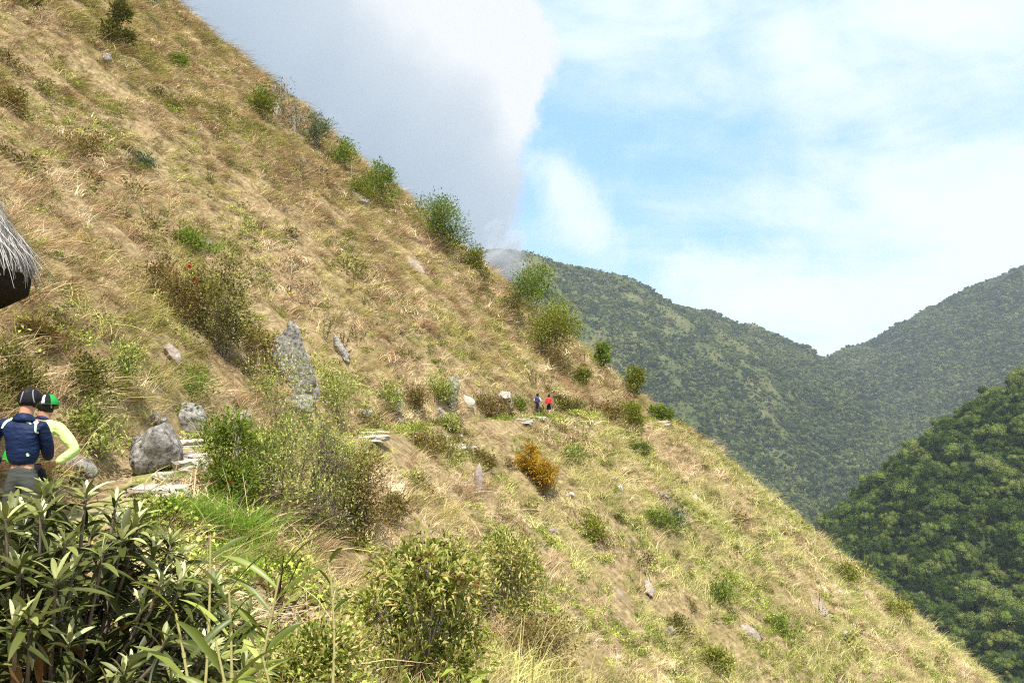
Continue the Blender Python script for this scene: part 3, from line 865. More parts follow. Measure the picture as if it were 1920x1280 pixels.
def shrub(name, label, cat, loc, h, w_, leaf, nleaf, lmat, smat=None, seed=1, lobes=7, tips=60, lean=(0, 0), bottom=0.06,
          group=None, extra=None, lobe_r=(0.26, 0.46), leafw=0.42, droop=0.15, spread=0.17, stems=0.0042, bare=0.0, up=0.5, leafpart='foliage', scatter_v=None):
    """woody plant: limbs fan out from the base to leaf masses; parts: branches, foliage (and flowers)"""
    r = np.random.default_rng(seed)
    smat = smat or M['bark']
    root = empty(name, loc, 0)
    tag(root, label, cat, group)
    rx = w_ / 2; br = MB(); fo = MB()
    lean = np.array([lean[0], lean[1], 0.0])
    th = r.uniform(0, 2 * np.pi, lobes) ; rad = np.sqrt(r.random(lobes)) * rx * 0.68
    lc = np.stack([np.cos(th) * rad, np.sin(th) * rad, h * (bottom + (1 - bottom) * r.uniform(0.15, 0.86, lobes) * (1 - 0.25 * (rad / rx) ** 2))], -1)
    lc[0] = [0, 0, h * 0.80]
    lr = np.minimum(rx, h) * r.uniform(lobe_r[0], lobe_r[1], lobes)
    lc = lc + lean * (lc[:, 2:3] / h)
    T = []; Dn = []
    per = max(3, tips // lobes)
    for c, rr_ in zip(lc, lr):
        mid = c * np.array([0.45, 0.45, 0.5]) + r.normal(0, 0.04 * h, 3)
        q = np.array([[r.normal(0, 0.02), r.normal(0, 0.02), -0.12], mid * 0.5 + r.normal(0, 0.02 * h, 3), mid, c])
        br.tube(q, stems * h * 2.2, stems * h * 0.7, 5)
        for _ in range(per):
            dd = r.normal(0, 1, 3); dd[2] += 0.35; dd /= np.linalg.norm(dd)
            tip = c + dd * rr_ * r.uniform(0.6, 1.1)
            tip[2] = max(tip[2], 0.05 * h)
            s0 = c + (mid - c) * r.uniform(0, 0.55)
            m_ = (s0 + tip) / 2 + r.normal(0, 0.05 * rr_, 3) + [0, 0, 0.06 * rr_]
            br.tube([s0, m_, tip], stems * h * 0.45, stems * h * 0.18, 3)
            T.append(tip); Dn.append(dd)
    T = np.array(T); Dn = np.array(Dn)
    link('branches', br.mesh('branches', smat, True), root)
    if nleaf:
        nleaf = int(nleaf * 1.35); k = r.integers(0, len(T), nleaf)
        if bare: k = k[r.random(nleaf) > bare]
        sp_ = spread * w_
        off = r.normal(0, 1, (len(k), 3)) * sp_ * 0.5
        p = T[k] + off
        p[:, 2] = np.maximum(p[:, 2], 0.02 * h)
        d = Dn[k] * 0.6 + off / (sp_ + 1e-6) * 0.5 + r.normal(0, 0.45, (len(k), 3)) + [0, 0, up]
        d /= np.linalg.norm(d, axis=1)[:, None]
        tone = r.random(lobes)[np.minimum(k // per, lobes - 1)]
        vals = np.clip(0.30 * tone + 0.70 * r.random(len(k)), 0, 1)
        L = leaf * r.uniform(0.6, 1.25, len(k))
        add_leaves(fo, p, d, L, L * leafw, vals=vals, droop=droop)
        link(leafpart, fo.mesh(leafpart, lmat), root)
    if extra:
        for (pn, mat_, cnt, zlo, sz, size) in extra:
            ks = [i for i in range(len(T)) if T[i][2] > zlo * h]
            ks = r.choice(ks, min(cnt, len(ks)), replace=False) if ks else []
            for kk in ks:
                nn = 12; fl = MB()
                d = r.normal(0, 1, (nn, 3)) + [0, 0, 0.6]; d /= np.linalg.norm(d, axis=1)[:, None]
                add_leaves(fl, T[kk] + r.normal(0, size * 0.25, (nn, 3)), d, sz, sz * 0.5)
                link(pn, fl.mesh(pn, mat_), root)
    return root

def mpp(p):        # metres spanned by one photograph pixel at point p
    return (p - CAM).length / FPX

def plant_at(px, py, wpx, hpx, kind, name, label, cat='shrub', seed=1, group=None, **kw):
    p = hit(px, py)
    k = mpp(p)
    w_, h = wpx * k, hpx * k
    K = dict(
        bright=dict(lmat=M['leaf_bright'], leaf=0.20, nleaf=900),
        yellow=dict(lmat=M['leaf_yellow'], leaf=0.20, nleaf=900),
        dark=dict(lmat=M['leaf_dark'], leaf=0.12, nleaf=1500),
        grey=dict(lmat=M['leaf_grey'], leaf=0.16, nleaf=700),
        brown=dict(lmat=M['leaf_brown'], leaf=0.12, nleaf=1300),
        orange=dict(lmat=M['leaf_orange'], leaf=0.14, nleaf=1300),
        mixed=dict(lmat=M['leaf_mixed'], leaf=0.12, nleaf=1500),
        bare=dict(lmat=M['leaf_grey'], leaf=0.10, nleaf=160, smat=M['bark_pale'], stems=0.010, tips=120),
    )[kind]
    K = dict(K); K.update(kw)
    K['leaf'] = K['leaf'] if 'leaf' in kw else min(max(K['leaf'], 3.2 * k * 1.6), 0.5)
    p.z -= 0.05
    return shrub(name, label, cat, p, h, w_, seed=seed, group=group, **K)

G1 = 'shrubs and trees along the hillside skyline'

plant_at(516, 222, 62, 72, 'bare', 'bare_shrub', 'leafless grey twiggy shrub standing highest of the two bare ones on the skyline', seed=11, group=G1, tips=200, stems=0.014)
plant_at(552, 246, 56, 52, 'bare', 'bare_shrub', 'low leafless twiggy shrub just downhill of the tallest bare one on the skyline', seed=12, group=G1, tips=200, stems=0.014)
plant_at(590, 280, 58, 66, 'grey', 'hillside_shrub', 'thin grey green shrub on the skyline below the bare twiggy ones', seed=13, group=G1, nleaf=1040)
plant_at(648, 322, 60, 52, 'bright', 'hillside_shrub', 'small pale green shrub with spreading pads on the skyline against the grey cloud', seed=14, group=G1, nleaf=1000)
plant_at(712, 384, 66, 74, 'bright', 'hillside_shrub', 'bushy bright green shrub on the skyline uphill of the round crowned tree', seed=15, group=G1, nleaf=1900)
plant_at(824, 474, 104, 100, 'bright', 'round_tree', 'round crowned bright green tree standing alone against the grey cloud', 'tree', seed=16, group=G1, nleaf=4200, bottom=0.12, lobes=11, tips=110)
plant_at(892, 520, 64, 58, 'yellow', 'hillside_shrub', 'yellowish shrub on the skyline between the round tree and the two big green trees', seed=17, group=G1, nleaf=1900)
plant_at(1008, 606, 104, 112, 'bright', 'skyline_tree', 'open pale green tree with thin forked trunks against the far mountain', 'tree', seed=18, group=G1, nleaf=3400, bottom=0.2, lobes=11, tips=120, smat=M['bark_pale'])
plant_at(1036, 678, 120, 106, 'yellow', 'skyline_tree', 'dense yellow green tree below the open pale green one', 'tree', seed=19, group=G1, nleaf=4800, bottom=0.1, lobes=12, tips=120)
plant_at(962, 612, 56, 66, 'dark', 'hillside_shrub', 'dark olive shrub tucked left of the pale green tree', seed=20, group=G1, leaf=0.2, nleaf=1900)
plant_at(1046, 700, 78, 44, 'brown', 'dry_shrub', 'brown dry shrub under the dense yellow green tree', seed=21, group=G1, leaf=0.2, nleaf=1900)
plant_at(1126, 696, 44, 54, 'bright', 'hillside_shrub', 'slim green shrub on the skyline beside the dense yellow green tree', seed=22, group=G1, nleaf=1900)
plant_at(1186, 748, 56, 58, 'yellow', 'hillside_shrub', 'leaning yellow green shrub on the skyline above the end of the trail', seed=23, group=G1, nleaf=1900)
plant_at(1098, 735, 46, 46, 'yellow', 'hillside_shrub', 'small olive shrub on the slope right above the distant hikers', seed=24, group=G1, nleaf=1900)
plant_at(1238, 786, 40, 28, 'bright', 'hillside_shrub', 'small dark green shrub at the end of the trail', seed=25, group=G1, nleaf=1900)
plant_at(1190, 812, 56, 50, 'yellow', 'hillside_shrub', 'yellowish round shrub at the near edge of the trail end', seed=26, group=G1, nleaf=1900)
plant_at(286, 22, 40, 40, 'bare', 'bare_shrub', 'bare twigs at the very top of the skyline', seed=27, group=G1)
plant_at(486, 218, 64, 46, 'yellow', 'hillside_shrub', 'yellow green low shrub just left of the bare twiggy ones', seed=28, group=G1, nleaf=1900)

G2 = 'shrubs scattered over the upper slope'
plant_at(216, 92, 46, 82, 'dark', 'hillside_shrub', 'tall dark brownish green shrub near the top left of the slope', seed=31, group=G2, leaf=0.34)
plant_at(332, 128, 39, 22, 'bright', 'hillside_shrub', 'small green plant on the upper slope right of the tall dark shrub', seed=32, group=G2)
plant_at(62, 12, 41, 17, 'yellow', 'hillside_shrub', 'small dark shrub cut by the top edge at the upper left', seed=33, group=G2)
#
plant_at(128, 292, 126, 26, 'brown', 'dry_shrub', 'wide low dark brown dead fern patch on the upper left slope', seed=35, group=G2)
plant_at(275, 312, 69, 18, 'grey', 'hillside_shrub', 'low blue grey plant in the middle of the upper slope', seed=36, group=G2)
plant_at(20, 210, 80, 33, 'brown', 'dry_shrub', 'reddish brown low shrub at the left edge above the thatched roof', seed=37, group=G2)
#
#
plant_at(668, 372, 69, 22, 'yellow', 'hillside_shrub', 'dark twiggy cover over the pale outcrop below the skyline', seed=40, group=G2)
plant_at(352, 470, 85, 26, 'bright', 'hillside_shrub', 'low bright green shrub above the red flowering one', seed=41, group=G2)

G3 = 'shrubs beside and above the trail'
plant_at(418, 672, 150, 190, 'dark', 'mid_slope_shrub', 'large dark green and brown shrub left of the tall grey slab', seed=51, group=G3, nleaf=3200, lobes=12, tips=150, leaf=0.11)
plant_at(352, 610, 96, 110, 'brown', 'mid_slope_shrub', 'reddish brown shrub with a red flower left of the large dark one', seed=52, group=G3, nleaf=1700,
         extra=[('flower', M['flower_red'], 2, 0.6, 0.13, 0.10)], leaf=0.11)
plant_at(300, 560, 70, 64, 'brown', 'dry_shrub', 'pale grey brown twiggy shrub uphill of the red flower', seed=53, group=G3, smat=M['bark_pale'], nleaf=500)
plant_at(476, 690, 80, 70, 'brown', 'dry_shrub', 'rusty brown shrub squeezed between the large dark one and the tall grey slab', seed=54, group=G3)
plant_at(362, 742, 125, 40, 'bright', 'mid_slope_shrub', 'small bright green shrub just above the narrow standing rock', seed=55, group=G3, leaf=0.09)
plant_at(222, 742, 84, 90, 'mixed', 'mid_slope_shrub', 'upright green shrub on the bank above the big boulder', seed=56, group=G3, leaf=0.08)
plant_at(178, 870, 120, 110, 'bright', 'mid_slope_shrub', 'dark green leafy shrub right behind the hiker in the yellow jacket', seed=57, group=G3, leaf=0.10, lmat=M['leaf_mixed'])
plant_at(150, 760, 100, 80, 'dark', 'mid_slope_shrub', 'dry dark shrub above the heads of the two near hikers', seed=58, group=G3, leaf=0.08)
plant_at(12, 745, 90, 90, 'dark', 'mid_slope_shrub', 'dark green shrub at the left edge behind the hiker in navy', seed=59, group=G3, leaf=0.08)
plant_at(60, 650, 60, 40, 'brown', 'dry_shrub', 'brown twiggy shrub below the thatched roof', seed=60, group=G3)
plant_at(520, 790, 190, 100, 'mixed', 'mid_slope_shrub', 'loose green and straw coloured shrub under the foot of the tall grey slab', seed=61, group=G3, nleaf=1900, leaf=0.10)
plant_at(632, 790, 120, 84, 'mixed', 'mid_slope_shrub', 'pale green shrub by the trail left of the stacked stones', seed=62, group=G3, nleaf=1300, leaf=0.12)
plant_at(722, 768, 89, 36, 'mixed', 'mid_slope_shrub', 'dark leaning shrub over the stacked stones', seed=63, group=G3, leaf=0.14)
plant_at(820, 750, 98, 33, 'mixed', 'mid_slope_shrub', 'green shrub on the bank left of the standing stone', seed=64, group=G3)
plant_at(780, 772, 84, 36, 'brown', 'dry_shrub', 'brown tangle on the bank between the stacked stones and the standing stone', seed=65, group=G3)
plant_at(912, 770, 89, 25, 'brown', 'dry_shrub', 'dark brown tangle on the bank left of the small cave', seed=66, group=G3)
plant_at(975, 775, 56, 24, 'bright', 'mid_slope_shrub', 'green plant at the trail beside the distant hikers', seed=67, group=G3)
plant_at(1060, 772, 84, 15, 'dark', 'mid_slope_shrub', 'dark low shrub on the bank right of the distant hikers', seed=68, group=G3)
plant_at(1140, 782, 98, 17, 'brown', 'dry_shrub', 'dark brown low tangle on the bank near the trail end', seed=69, group=G3)

def stalk_plant(px, py, hpx, label, seed):
    p = hit(px, py); k = mpp(p); h = hpx * k
    r = np.random.default_rng(seed)
    root = empty('stalk_plant', p); tag(root, label, 'plant', 'slender stalk plants on the slope')
    br = MB(); fo = MB()
    for q in range(3):
        a = r.normal(0, 0.12, 3); tip = np.array([a[0] * h * 1.6, a[1] * h, h * r.uniform(0.75, 1.05)])
        b0 = np.array([q * 0.05 - 0.05, 0, -0.05])
        br.tube([b0, b0 * 0.5 + tip * 0.5, tip], 0.022, 0.012, 5)
        n = 34; t = r.uniform(0.3, 1.0, n)[:, None]
        pp = b0 * (1 - t) + tip * t
        d = r.normal(0, 1, (n, 3)) + [0, 0, 0.9]; d /= np.linalg.norm(d, axis=1)[:, None]
        add_leaves(fo, pp, d, 0.16 * r.uniform(.7, 1.3, n), 0.05)
    link('stem', br.mesh('stem', M['bark']), root); link('foliage', fo.mesh('foliage', M['leaf_dark']), root)
stalk_plant(644, 664, 44, 'dark slender stalk plant beside the small leaning slab', 71)
stalk_plant(668, 650, 50, 'taller dark slender stalk plant right of the small leaning slab', 72)
stalk_plant(1003, 728, 34, 'slender stalk plant on the slope above the hiker with the navy pack', 73)
stalk_plant(1034, 720, 32, 'brown slender stalk plant above the hiker with the red pack', 74)
stalk_plant(1095, 690, 30, 'slender stalk plant near the skyline above the distant hikers', 75)
stalk_plant(610, 640, 40, 'slender stalk plant just right of the top of the tall grey slab', 76)

G4 = 'shrubs on the slope below the trail'
plant_at(436, 962, 118, 200, 'bright', 'leafy_shrub', 'dense bright green shrub with rust red leaves beside the stone steps', seed=81, group=G4, nleaf=3900, lobes=18, tips=220, leaf=0.085,
         leafw=0.38, extra=[('red_leaves', M['leaf_rust'], 5, 0.3, 0.08, 0.09)], lmat=M['leaf_bright'], smat=M['bark_pale'])
plant_at(512, 975, 190, 185, 'bright', 'leafy_shrub', 'dark green leafy shrub joined to the right of the dense bright green one', seed=80, group=G4, nleaf=2900, lobes=20, tips=260, leaf=0.07, bottom=0.0, lobe_r=(0.18, 0.34), lmat=M['leaf_mixed'], stems=0.006)
plant_at(568, 988, 215, 215, 'mixed', 'twiggy_shrub', 'wide twiggy shrub with many bare diagonal branches between the green one and the brown one', seed=82, group=G4, nleaf=3600, lobes=18, tips=420,
         leaf=0.06, stems=0.0058, bottom=0.0, lean=(0.5, 0), extra=[('red_leaves', M['leaf_rust'], 4, 0.5, 0.05, 0.06)])
plant_at(690, 1010, 150, 160, 'brown', 'dry_shrub', 'rounded rusty brown shrub right of the twiggy one', seed=83, group=G4, nleaf=5200, lobes=16, tips=200, leaf=0.07)
plant_at(735, 985, 60, 60, 'dark', 'leafy_shrub', 'small dark green shrub at the right foot of the rusty brown one', seed=84, group=G4, leaf=0.07)
plant_at(992, 892, 62, 56, 'orange', 'orange_shrub', 'upper orange yellow shrub on the open slope below the trail', seed=85, group=G4, nleaf=1700)
plant_at(1022, 938, 62, 70, 'orange', 'orange_shrub', 'lower orange and dark green shrub on the open slope below the trail', seed=86, group=G4, nleaf=1700)
plant_at(842, 806, 69, 23, 'mixed', 'leafy_shrub', 'low green shrub at the outer edge of the trail above the pale stones', seed=87, group=G4)
plant_at(800, 846, 128, 20, 'brown', 'dry_shrub', 'brown tussocky shrub left of the pale stones below the trail', seed=88, group=G4)
plant_at(903, 872, 64, 18, 'brown', 'dry_shrub', 'brown shrub right beside the pale stones below the trail', seed=89, group=G4)
plant_at(1078, 862, 96, 18, 'mixed', 'leafy_shrub', 'olive green shrub on the slope upper right of the orange ones', seed=90, group=G4)
#
plant_at(1262, 1000, 59, 51, 'grey', 'leafy_shrub', 'grey green shrub with whitish leaves in the middle of the lower slope', seed=92, group=G4)
plant_at(1238, 990, 69, 26, 'bright', 'leafy_shrub', 'bright green plants left of the grey green shrub on the lower slope', seed=93, group=G4)
plant_at(1268, 1196, 69, 34, 'dark', 'leafy_shrub', 'dark shrub with a shaded hollow on the lower slope', seed=94, group=G4)
plant_at(1345, 1262, 69, 33, 'yellow', 'leafy_shrub', 'yellow green shrub near the bottom edge below the dark hollow', seed=95, group=G4)
plant_at(1590, 1092, 69, 26, 'yellow', 'leafy_shrub', 'vivid green shrub at the right rim of the grassy slope', seed=96, group=G4)
plant_at(1668, 1150, 75, 22, 'yellow', 'leafy_shrub', 'wide low green shrub farther down the right rim of the grassy slope', seed=97, group=G4)
#
plant_at(1470, 1190, 69, 23, 'bright', 'leafy_shrub', 'green plants in the middle of the lower right slope', seed=99, group=G4)
plant_at(1350, 1130, 69, 26, 'bright', 'leafy_shrub', 'green plants left of the small grey outcrop on the lower slope', seed=100, group=G4)
plant_at(1110, 1010, 92, 33, 'yellow', 'leafy_shrub', 'wide pale green shrub left of centre on the lower slope', seed=101, group=G4)
plant_at(1200, 860, 50, 26, 'bright', 'leafy_shrub', 'small green plants below the yellowish shrub at the trail end', seed=102, group=G4)
#

# the big leafy shrub at the bottom centre
plant_at(790, 1285, 330, 290, 'mixed', 'flowering_shrub', 'big sunlit green shrub with faded orange blossoms at the bottom centre', seed=111, group=G4, nleaf=5000, lobes=40, tips=520, leaf=0.105, lobe_r=(0.11, 0.22),
         leafw=0.28, bottom=0.0, spread=0.075, smat=M['bark_pale'], droop=0.3, lmat=M['leaf_sun'], stems=0.005,
         extra=[('blossom', M['leaf_rust'], 14, 0.3, 0.05, 0.05), ('seed_head', M['leaf_brown'], 34, 0.25, 0.08, 0.07)])
plant_at(940, 1200, 230, 230, 'mixed', 'flowering_shrub', 'looser straw green shrub rising right behind the big sunlit one', seed=112, group=G4, nleaf=5600, lobes=26, tips=320, leaf=0.12, leafw=0.28, stems=0.006, lobe_r=(0.12, 0.24),
         bottom=0.05, spread=0.085, lmat=M['leaf_sun'], smat=M['bark_pale'], extra=[('blossom', M['leaf_rust'], 9, 0.5, 0.05, 0.05)])
plant_at(1010, 1275, 190, 90, 'brown', 'dry_shrub', 'brown twiggy shrub at the bottom edge right of the big sunlit one', seed=113, group=G4, nleaf=1800, leaf=0.08, stems=0.009, tips=140)
plant_at(600, 1290, 190, 90, 'bright', 'leafy_shrub', 'low pale green herbs at the bottom edge left of the big sunlit shrub', seed=114, group=G4, nleaf=4200, leaf=0.045, lobes=14, tips=160, lmat=M['leaf_sun'])

# vivid grass clumps by the trail
def grass_clump(px, py, wpx, hpx, label, seed, nb=520):
    p = hit(px, py); k = mpp(p); r = np.random.default_rng(seed)
    me = tuft(nb, hpx * k * 1.15, wpx * k * 0.24, 0.1, 0.011, M['leaf_vivid'], 0.55, seed, 4)
    o = link('grass_clump', me, None, p); tag(o, label, 'grass clump', 'bright green grass clumps')
grass_clump(440, 1012, 120, 80, 'vivid green grass clump in front of the twiggy shrub', 121, 900)
grass_clump(345, 985, 120, 80, 'yellowish green grass clump beside the lowest stone step', 122, 900)
grass_clump(400, 1085, 130, 80, 'green grass clump behind the cane stems', 123, 700)
grass_clump(330, 905, 70, 30, 'small green grass clump on the step edge right of the big boulder', 124, 400)
grass_clump(395, 475, 50, 30, 'yellow green grass clump next to the small pale rock on the upper slope', 125, 300)

# ---- foreground: felted rosette shrub, bottom left
def rosette_shrub():
    r = np.random.default_rng(900)
    base = Vector((-2.05, 3.75, float(H(-2.05, 3.75)) - 0.02))
    root = empty('rosette_shrub', base)
    tag(root, 'large foreground shrub with long pale felted leaves in rosettes at the bottom left', 'shrub')
    br = MB(); fo = MB(); old = MB()
    n = 210
    T = []
    while len(T) < n:
        a = r.uniform(0, 2 * np.pi); q = math.sqrt(r.random()) 
        x = math.cos(a) * q * 0.90; y = math.sin(a) * q * 0.92
        ztop = 1.20 * math.sqrt(max(0.0, 1 - 0.62 * q * q)) + 0.09 * math.sin(x * 6 + 1) + 0.05 * math.sin(y * 9) - 0.10 * max(0, x) 
        z = ztop * (1 - 0.62 * r.random() ** 1.8)
        T.append((x, y, z))
    T = np.array(T)
    for i, tip in enumerate(T):
        s0 = tip * [0.18, 0.18, 0.05]
        m1 = tip * [0.55, 0.55, 0.45] + r.normal(0, 0.03, 3)
        br.tube([s0, m1, tip * [0.92, 0.92, 0.85], tip], 0.011, 0.006, 6)
        axis = tip * [0.35, 0.35, 0] + [0, 0, 1.0] + r.normal(0, 0.15, 3); axis /= np.linalg.norm(axis)
        a1 = np.cross(axis, [1, 0.2, 0.1]); a1 /= np.linalg.norm(a1); a2 = np.cross(axis, a1)
        nl = r.integers(13, 19)
        ph = np.arange(nl) * 2.4 + r.uniform(0, 6)
        young = np.linspace(1, 0, nl)
        elev = R(-12) + young * R(88) + r.normal(0, R(9), nl)
        d = (np.cos(ph) * np.cos(elev))[:, None] * a1 + (np.sin(ph) * np.cos(elev))[:, None] * a2 + np.sin(elev)[:, None] * axis
        L = r.uniform(0.75, 1.15) * (0.115 + 0.07 * np.sin(np.pi * (1 - young) * 0.9)) * r.uniform(0.8, 1.15, nl)
        pb = tip - axis * ((1 - young) * 0.07)[:, None]
        vals = np.clip(0.14 + 0.80 * young ** 1.6 + r.normal(0, 0.12, nl), 0, 1)
        wl = L * r.uniform(0.12, 0.18, nl)
        add_leaves(fo, pb, d, L, wl, roll=r.normal(0, 0.25, nl), vals=vals, droop=0.30, segs=5, cup=0.16)
        # older leaves lower down the stem
        no = 7
        t = r.uniform(0.35, 0.9, no)[:, None]
        pb = m1 * (1 - t) + tip * t
        d = r.normal(0, 1, (no, 3)); d[:, 2] = r.uniform(-0.5, 0.4, no); d /= np.linalg.norm(d, axis=1)[:, None]
        add_leaves(fo, pb, d, 0.15 * r.uniform(.7, 1.2, no), 0.032, vals=r.uniform(0.0, 0.42, no), droop=0.35, segs=4, cup=0.12)
        if r.random() < 0.22:
            d = r.normal(0, 0.5, (2, 3)) + [0, 0, -0.8]; d /= np.linalg.norm(d, axis=1)[:, None]
            add_leaves(old, m1 + (tip - m1) * 0.7 + r.normal(0, 0.02, (2, 3)), d, 0.13, 0.045, droop=0.1, segs=4, cup=0.2)
    link('branches', br.mesh('branches', M['bark'], True), root)
    link('foliage', fo.mesh('foliage', M['leaf_big'], True), root)
    link('withered_leaves', old.mesh('withered_leaves', M['leaf_old'], True), root)
rosette_shrub()

def cane(px0, py0, px1, py1, D, label, seed, nl=11, LL=0.26, curve=0.05):
    """cane from a bottom pixel to a top pixel, standing D metres away"""
    r = np.random.default_rng(seed)
    top = at(px1, py1, D); bot = at(px0, py0, D)
    g = Vector((bot.x + (bot.x - top.x) * 0.3, D + 0.05, 0)); g.z = float(H(g.x, g.y))
    root = empty('cane_plant', g); tag(root, label, 'cane plant', 'cane plants in the foreground')
    tip = np.array(top - g); n = 9
    t = np.linspace(0, 1, n)[:, None]
    sidev = np.array([curve, 0.03, 0])
    pts = tip * t + sidev * np.sin(np.pi * t) + np.array([0, 0, -0.03])
    mb = MB(); mb.tube(pts, 0.008, 0.0035, 7)
    for k in range(1, n - 1):                       # swollen nodes
        c = pts[k]; dd = pts[k + 1] - pts[k - 1]; dd /= np.linalg.norm(dd)
        mb.tube([c - dd * 0.008, c, c + dd * 0.008], 0.0095 - 0.0005 * k, 0.0095 - 0.0005 * k, 7)
    link('stem', mb.mesh('stem', M['cane'], True), root)
    lf = MB()
    tt = np.linspace(0.42, 1.0, nl)
    P_ = np.array([np.interp(tt, t[:, 0], pts[:, c]) for c in range(3)]).T
    side = np.where(np.arange(nl) % 2 == 0, 1.0, -1.0)
    upk = np.linspace(0.25, 1.6, nl)
    d = np.stack([side * r.uniform(0.7, 1.1, nl), r.normal(0, 0.45, nl), upk * r.uniform(0.6, 1.2, nl)], -1)
    d /= np.linalg.norm(d, axis=1)[:, None]
    add_leaves(lf, P_, d, LL * r.uniform(0.7, 1.2, nl), 0.021 * r.uniform(0.8, 1.3, nl), roll=r.normal(0, 0.7, nl), droop=0.32, segs=7, cup=0.18)
    link('foliage', lf.mesh('foliage', M['leaf_cane'], True), root)
cane(350, 1275, 395, 985, 3.1, 'tallest pale cane with narrow drooping leaves beside the rosette shrub', 141, 8, 0.19, 0.02)
cane(365, 1290, 430, 1090, 2.7, 'leafy yellow stemmed cane leaning right at the bottom left', 142, 13, 0.26)
cane(445, 1290, 525, 1060, 2.9, 'broad leaved cane with dark folded leaves right of the yellow stemmed one', 143, 15, 0.24, -0.02)
cane(330, 1300, 330, 1130, 2.6, 'short cane with long arching leaves in front of the rosette shrub', 144, 12, 0.24)
cane(410, 1310, 405, 1180, 2.5, 'low cane spreading its leaves at the bottom edge', 145, 12, 0.25)
cane(500, 1310, 490, 1200, 2.7, 'small cane at the bottom edge right of the others', 146, 10, 0.2)
cane(585, 1130, 618, 1040, 3.4, 'thin dark twig like cane at the right end of the group', 147, 7, 0.13)

# ------------------------------------------------------------------ rocks and step stones
def rock_mesh(sx, sy, sz, seed, mat, cuts=9, sub=3, rough=0.10):
    import bmesh
    bm = bmesh.new(); bmesh.ops.create_icosphere(bm, subdivisions=sub + 1, radius=1.0)
    V = np.array([v.co[:] for v in bm.verts]); r = np.random.default_rng(seed)
    for _ in range(cuts):
        nrm = r.normal(0, 1, 3); nrm /= np.linalg.norm(nrm); dd = r.uniform(0.45, 0.8)
        over = np.maximum(V @ nrm - dd, 0)
        V -= over[:, None] * nrm * 0.92
    nz = fbm(V[:, 0] * 2.2 + V[:, 2] * 1.3 + seed, V[:, 1] * 2.2 - V[:, 2] * 0.9, 5, seed, 0.6)
    V *= (1 + rough * 1.6 * nz)[:, None]
    V *= np.array([sx, sy, sz])
    for v, c in zip(bm.verts, V): v.co = c
    me = bpy.data.meshes.new('rock'); bm.to_mesh(me); bm.free()
    me.polygons.foreach_set('use_smooth', np.ones(len(me.polygons), bool))
    me.materials.append(mat); return me

def outcrop(pxa, pya, pxb, pyb, wpx, label, seed, mat='rock', thick=0.35, lift=0.25, group='rocks on the hillside'):
    """rock lying on the slope, its long axis between two seen points"""
    a = hit(pxa, pya); b = hit(pxb, pyb); c = (a + b) / 2; c.z = float(H(c.x, c.y))
    k = mpp(c); L = (a - b).length
    L = min(L, 1.8 * k * math.hypot(pxa - pxb, pya - pyb))
    w_ = wpx * k
    t_ = (b - a).normalized(); e = 0.6
    nrm = Vector((-(float(H(c.x + e, c.y)) - float(H(c.x - e, c.y))) / (2 * e), -(float(H(c.x, c.y + e)) - float(H(c.x, c.y - e))) / (2 * e), 1)).normalized()
    sdv = nrm.cross(t_).normalized(); nrm = t_.cross(sdv).normalized()
    if nrm.z < 0: nrm = -nrm; sdv = -sdv
    me = rock_mesh(w_ / 2 * 1.1, L / 2 * 1.08, w_ * thick, seed, M[mat], 11, 3, 0.16)
    o = link('rock', me, None); o.matrix_world = Matrix((( sdv.x, t_.x, nrm.x, 0), (sdv.y, t_.y, nrm.y, 0), (sdv.z, t_.z, nrm.z, 0), (0, 0, 0, 1)))
    o.location = c + nrm * (w_ * thick * (lift + 0.35))
    tag(o, label, 'rock', group)
    return o

def rock(px, py, wpx, hpx, label, seed, mat='rock', tilt=0.0, depth=1.0, sink=0.25, name='rock', cat='rock', group='rocks on the hillside', cuts=9, yaw=None, up=None, rough=0.12):
    """rock whose foot stands at the pixel px, py"""
    p = hit(px, py); k = mpp(p); w_ = wpx * k; h = hpx * k
    me = rock_mesh(w_ / 2 * 1.12, w_ / 2 * depth, h / 2 * 1.15, seed, M[mat], cuts, 3, rough)
    o = link(name, me, None, (p.x, p.y + w_ * 0.25 * depth, p.z + h * (0.5 - sink * 0.3)))
    if up: o.location.z += up
    o.rotation_euler = (R(-6), R(tilt), (seed * 1.7 % 0.8 - 0.4) if yaw is None else yaw)
    tag(o, label, cat, group)
    return o
rock(560, 742, 70, 162, 'tall leaning grey lichen covered slab on the slope', 66, tilt=-22, depth=0.6, sink=0.7, cuts=16, yaw=0.1, rough=0.2)
rock(562, 790, 62, 56, 'grey rock at the foot of the tall leaning slab', 2)
outcrop(622, 640, 652, 698, 20, 'narrow leaning slab right of the tall grey one', 3, 'rock', 0.5, 0.6)
rock(272, 893, 98, 108, 'big rounded lichen boulder on the inner side of the trail', 4, depth=0.9, sink=0.3, cuts=12)
rock(292, 812, 34, 30, 'small rounded rock resting behind the big boulder', 5)
rock(352, 822, 46, 78, 'grey standing rock uphill of the stone steps', 6, tilt=-20, depth=0.7)
outcrop(298, 650, 328, 688, 30, 'greyish rock showing through the grass above the standing rock', 7, 'rock_warm', 0.4, 0.35)
rock(143, 905, 44, 42, 'pale speckled rock right of the hiker in the yellow jacket', 8)
rock(450, 800, 34, 30, 'pinkish rock behind the dense bright green shrub', 9, 'rock_warm')
outcrop(372, 456, 396, 468, 16, 'small pale grey rock on the upper slope beside a green clump', 10, 'rock', 0.45, 0.5)
outcrop(268, 298, 290, 312, 12, 'small blue grey rock high on the upper slope', 11, 'rock', 0.45, 0.5)
rock(848, 775, 26, 68, 'pointed standing stone on the inner side of the trail', 12, tilt=4)
rock(825, 786, 22, 24, 'squat grey stone left of the pointed standing stone', 13)
rock(880, 768, 24, 30, 'pale rounded stone right of the pointed standing stone', 14, 'rock_pale')
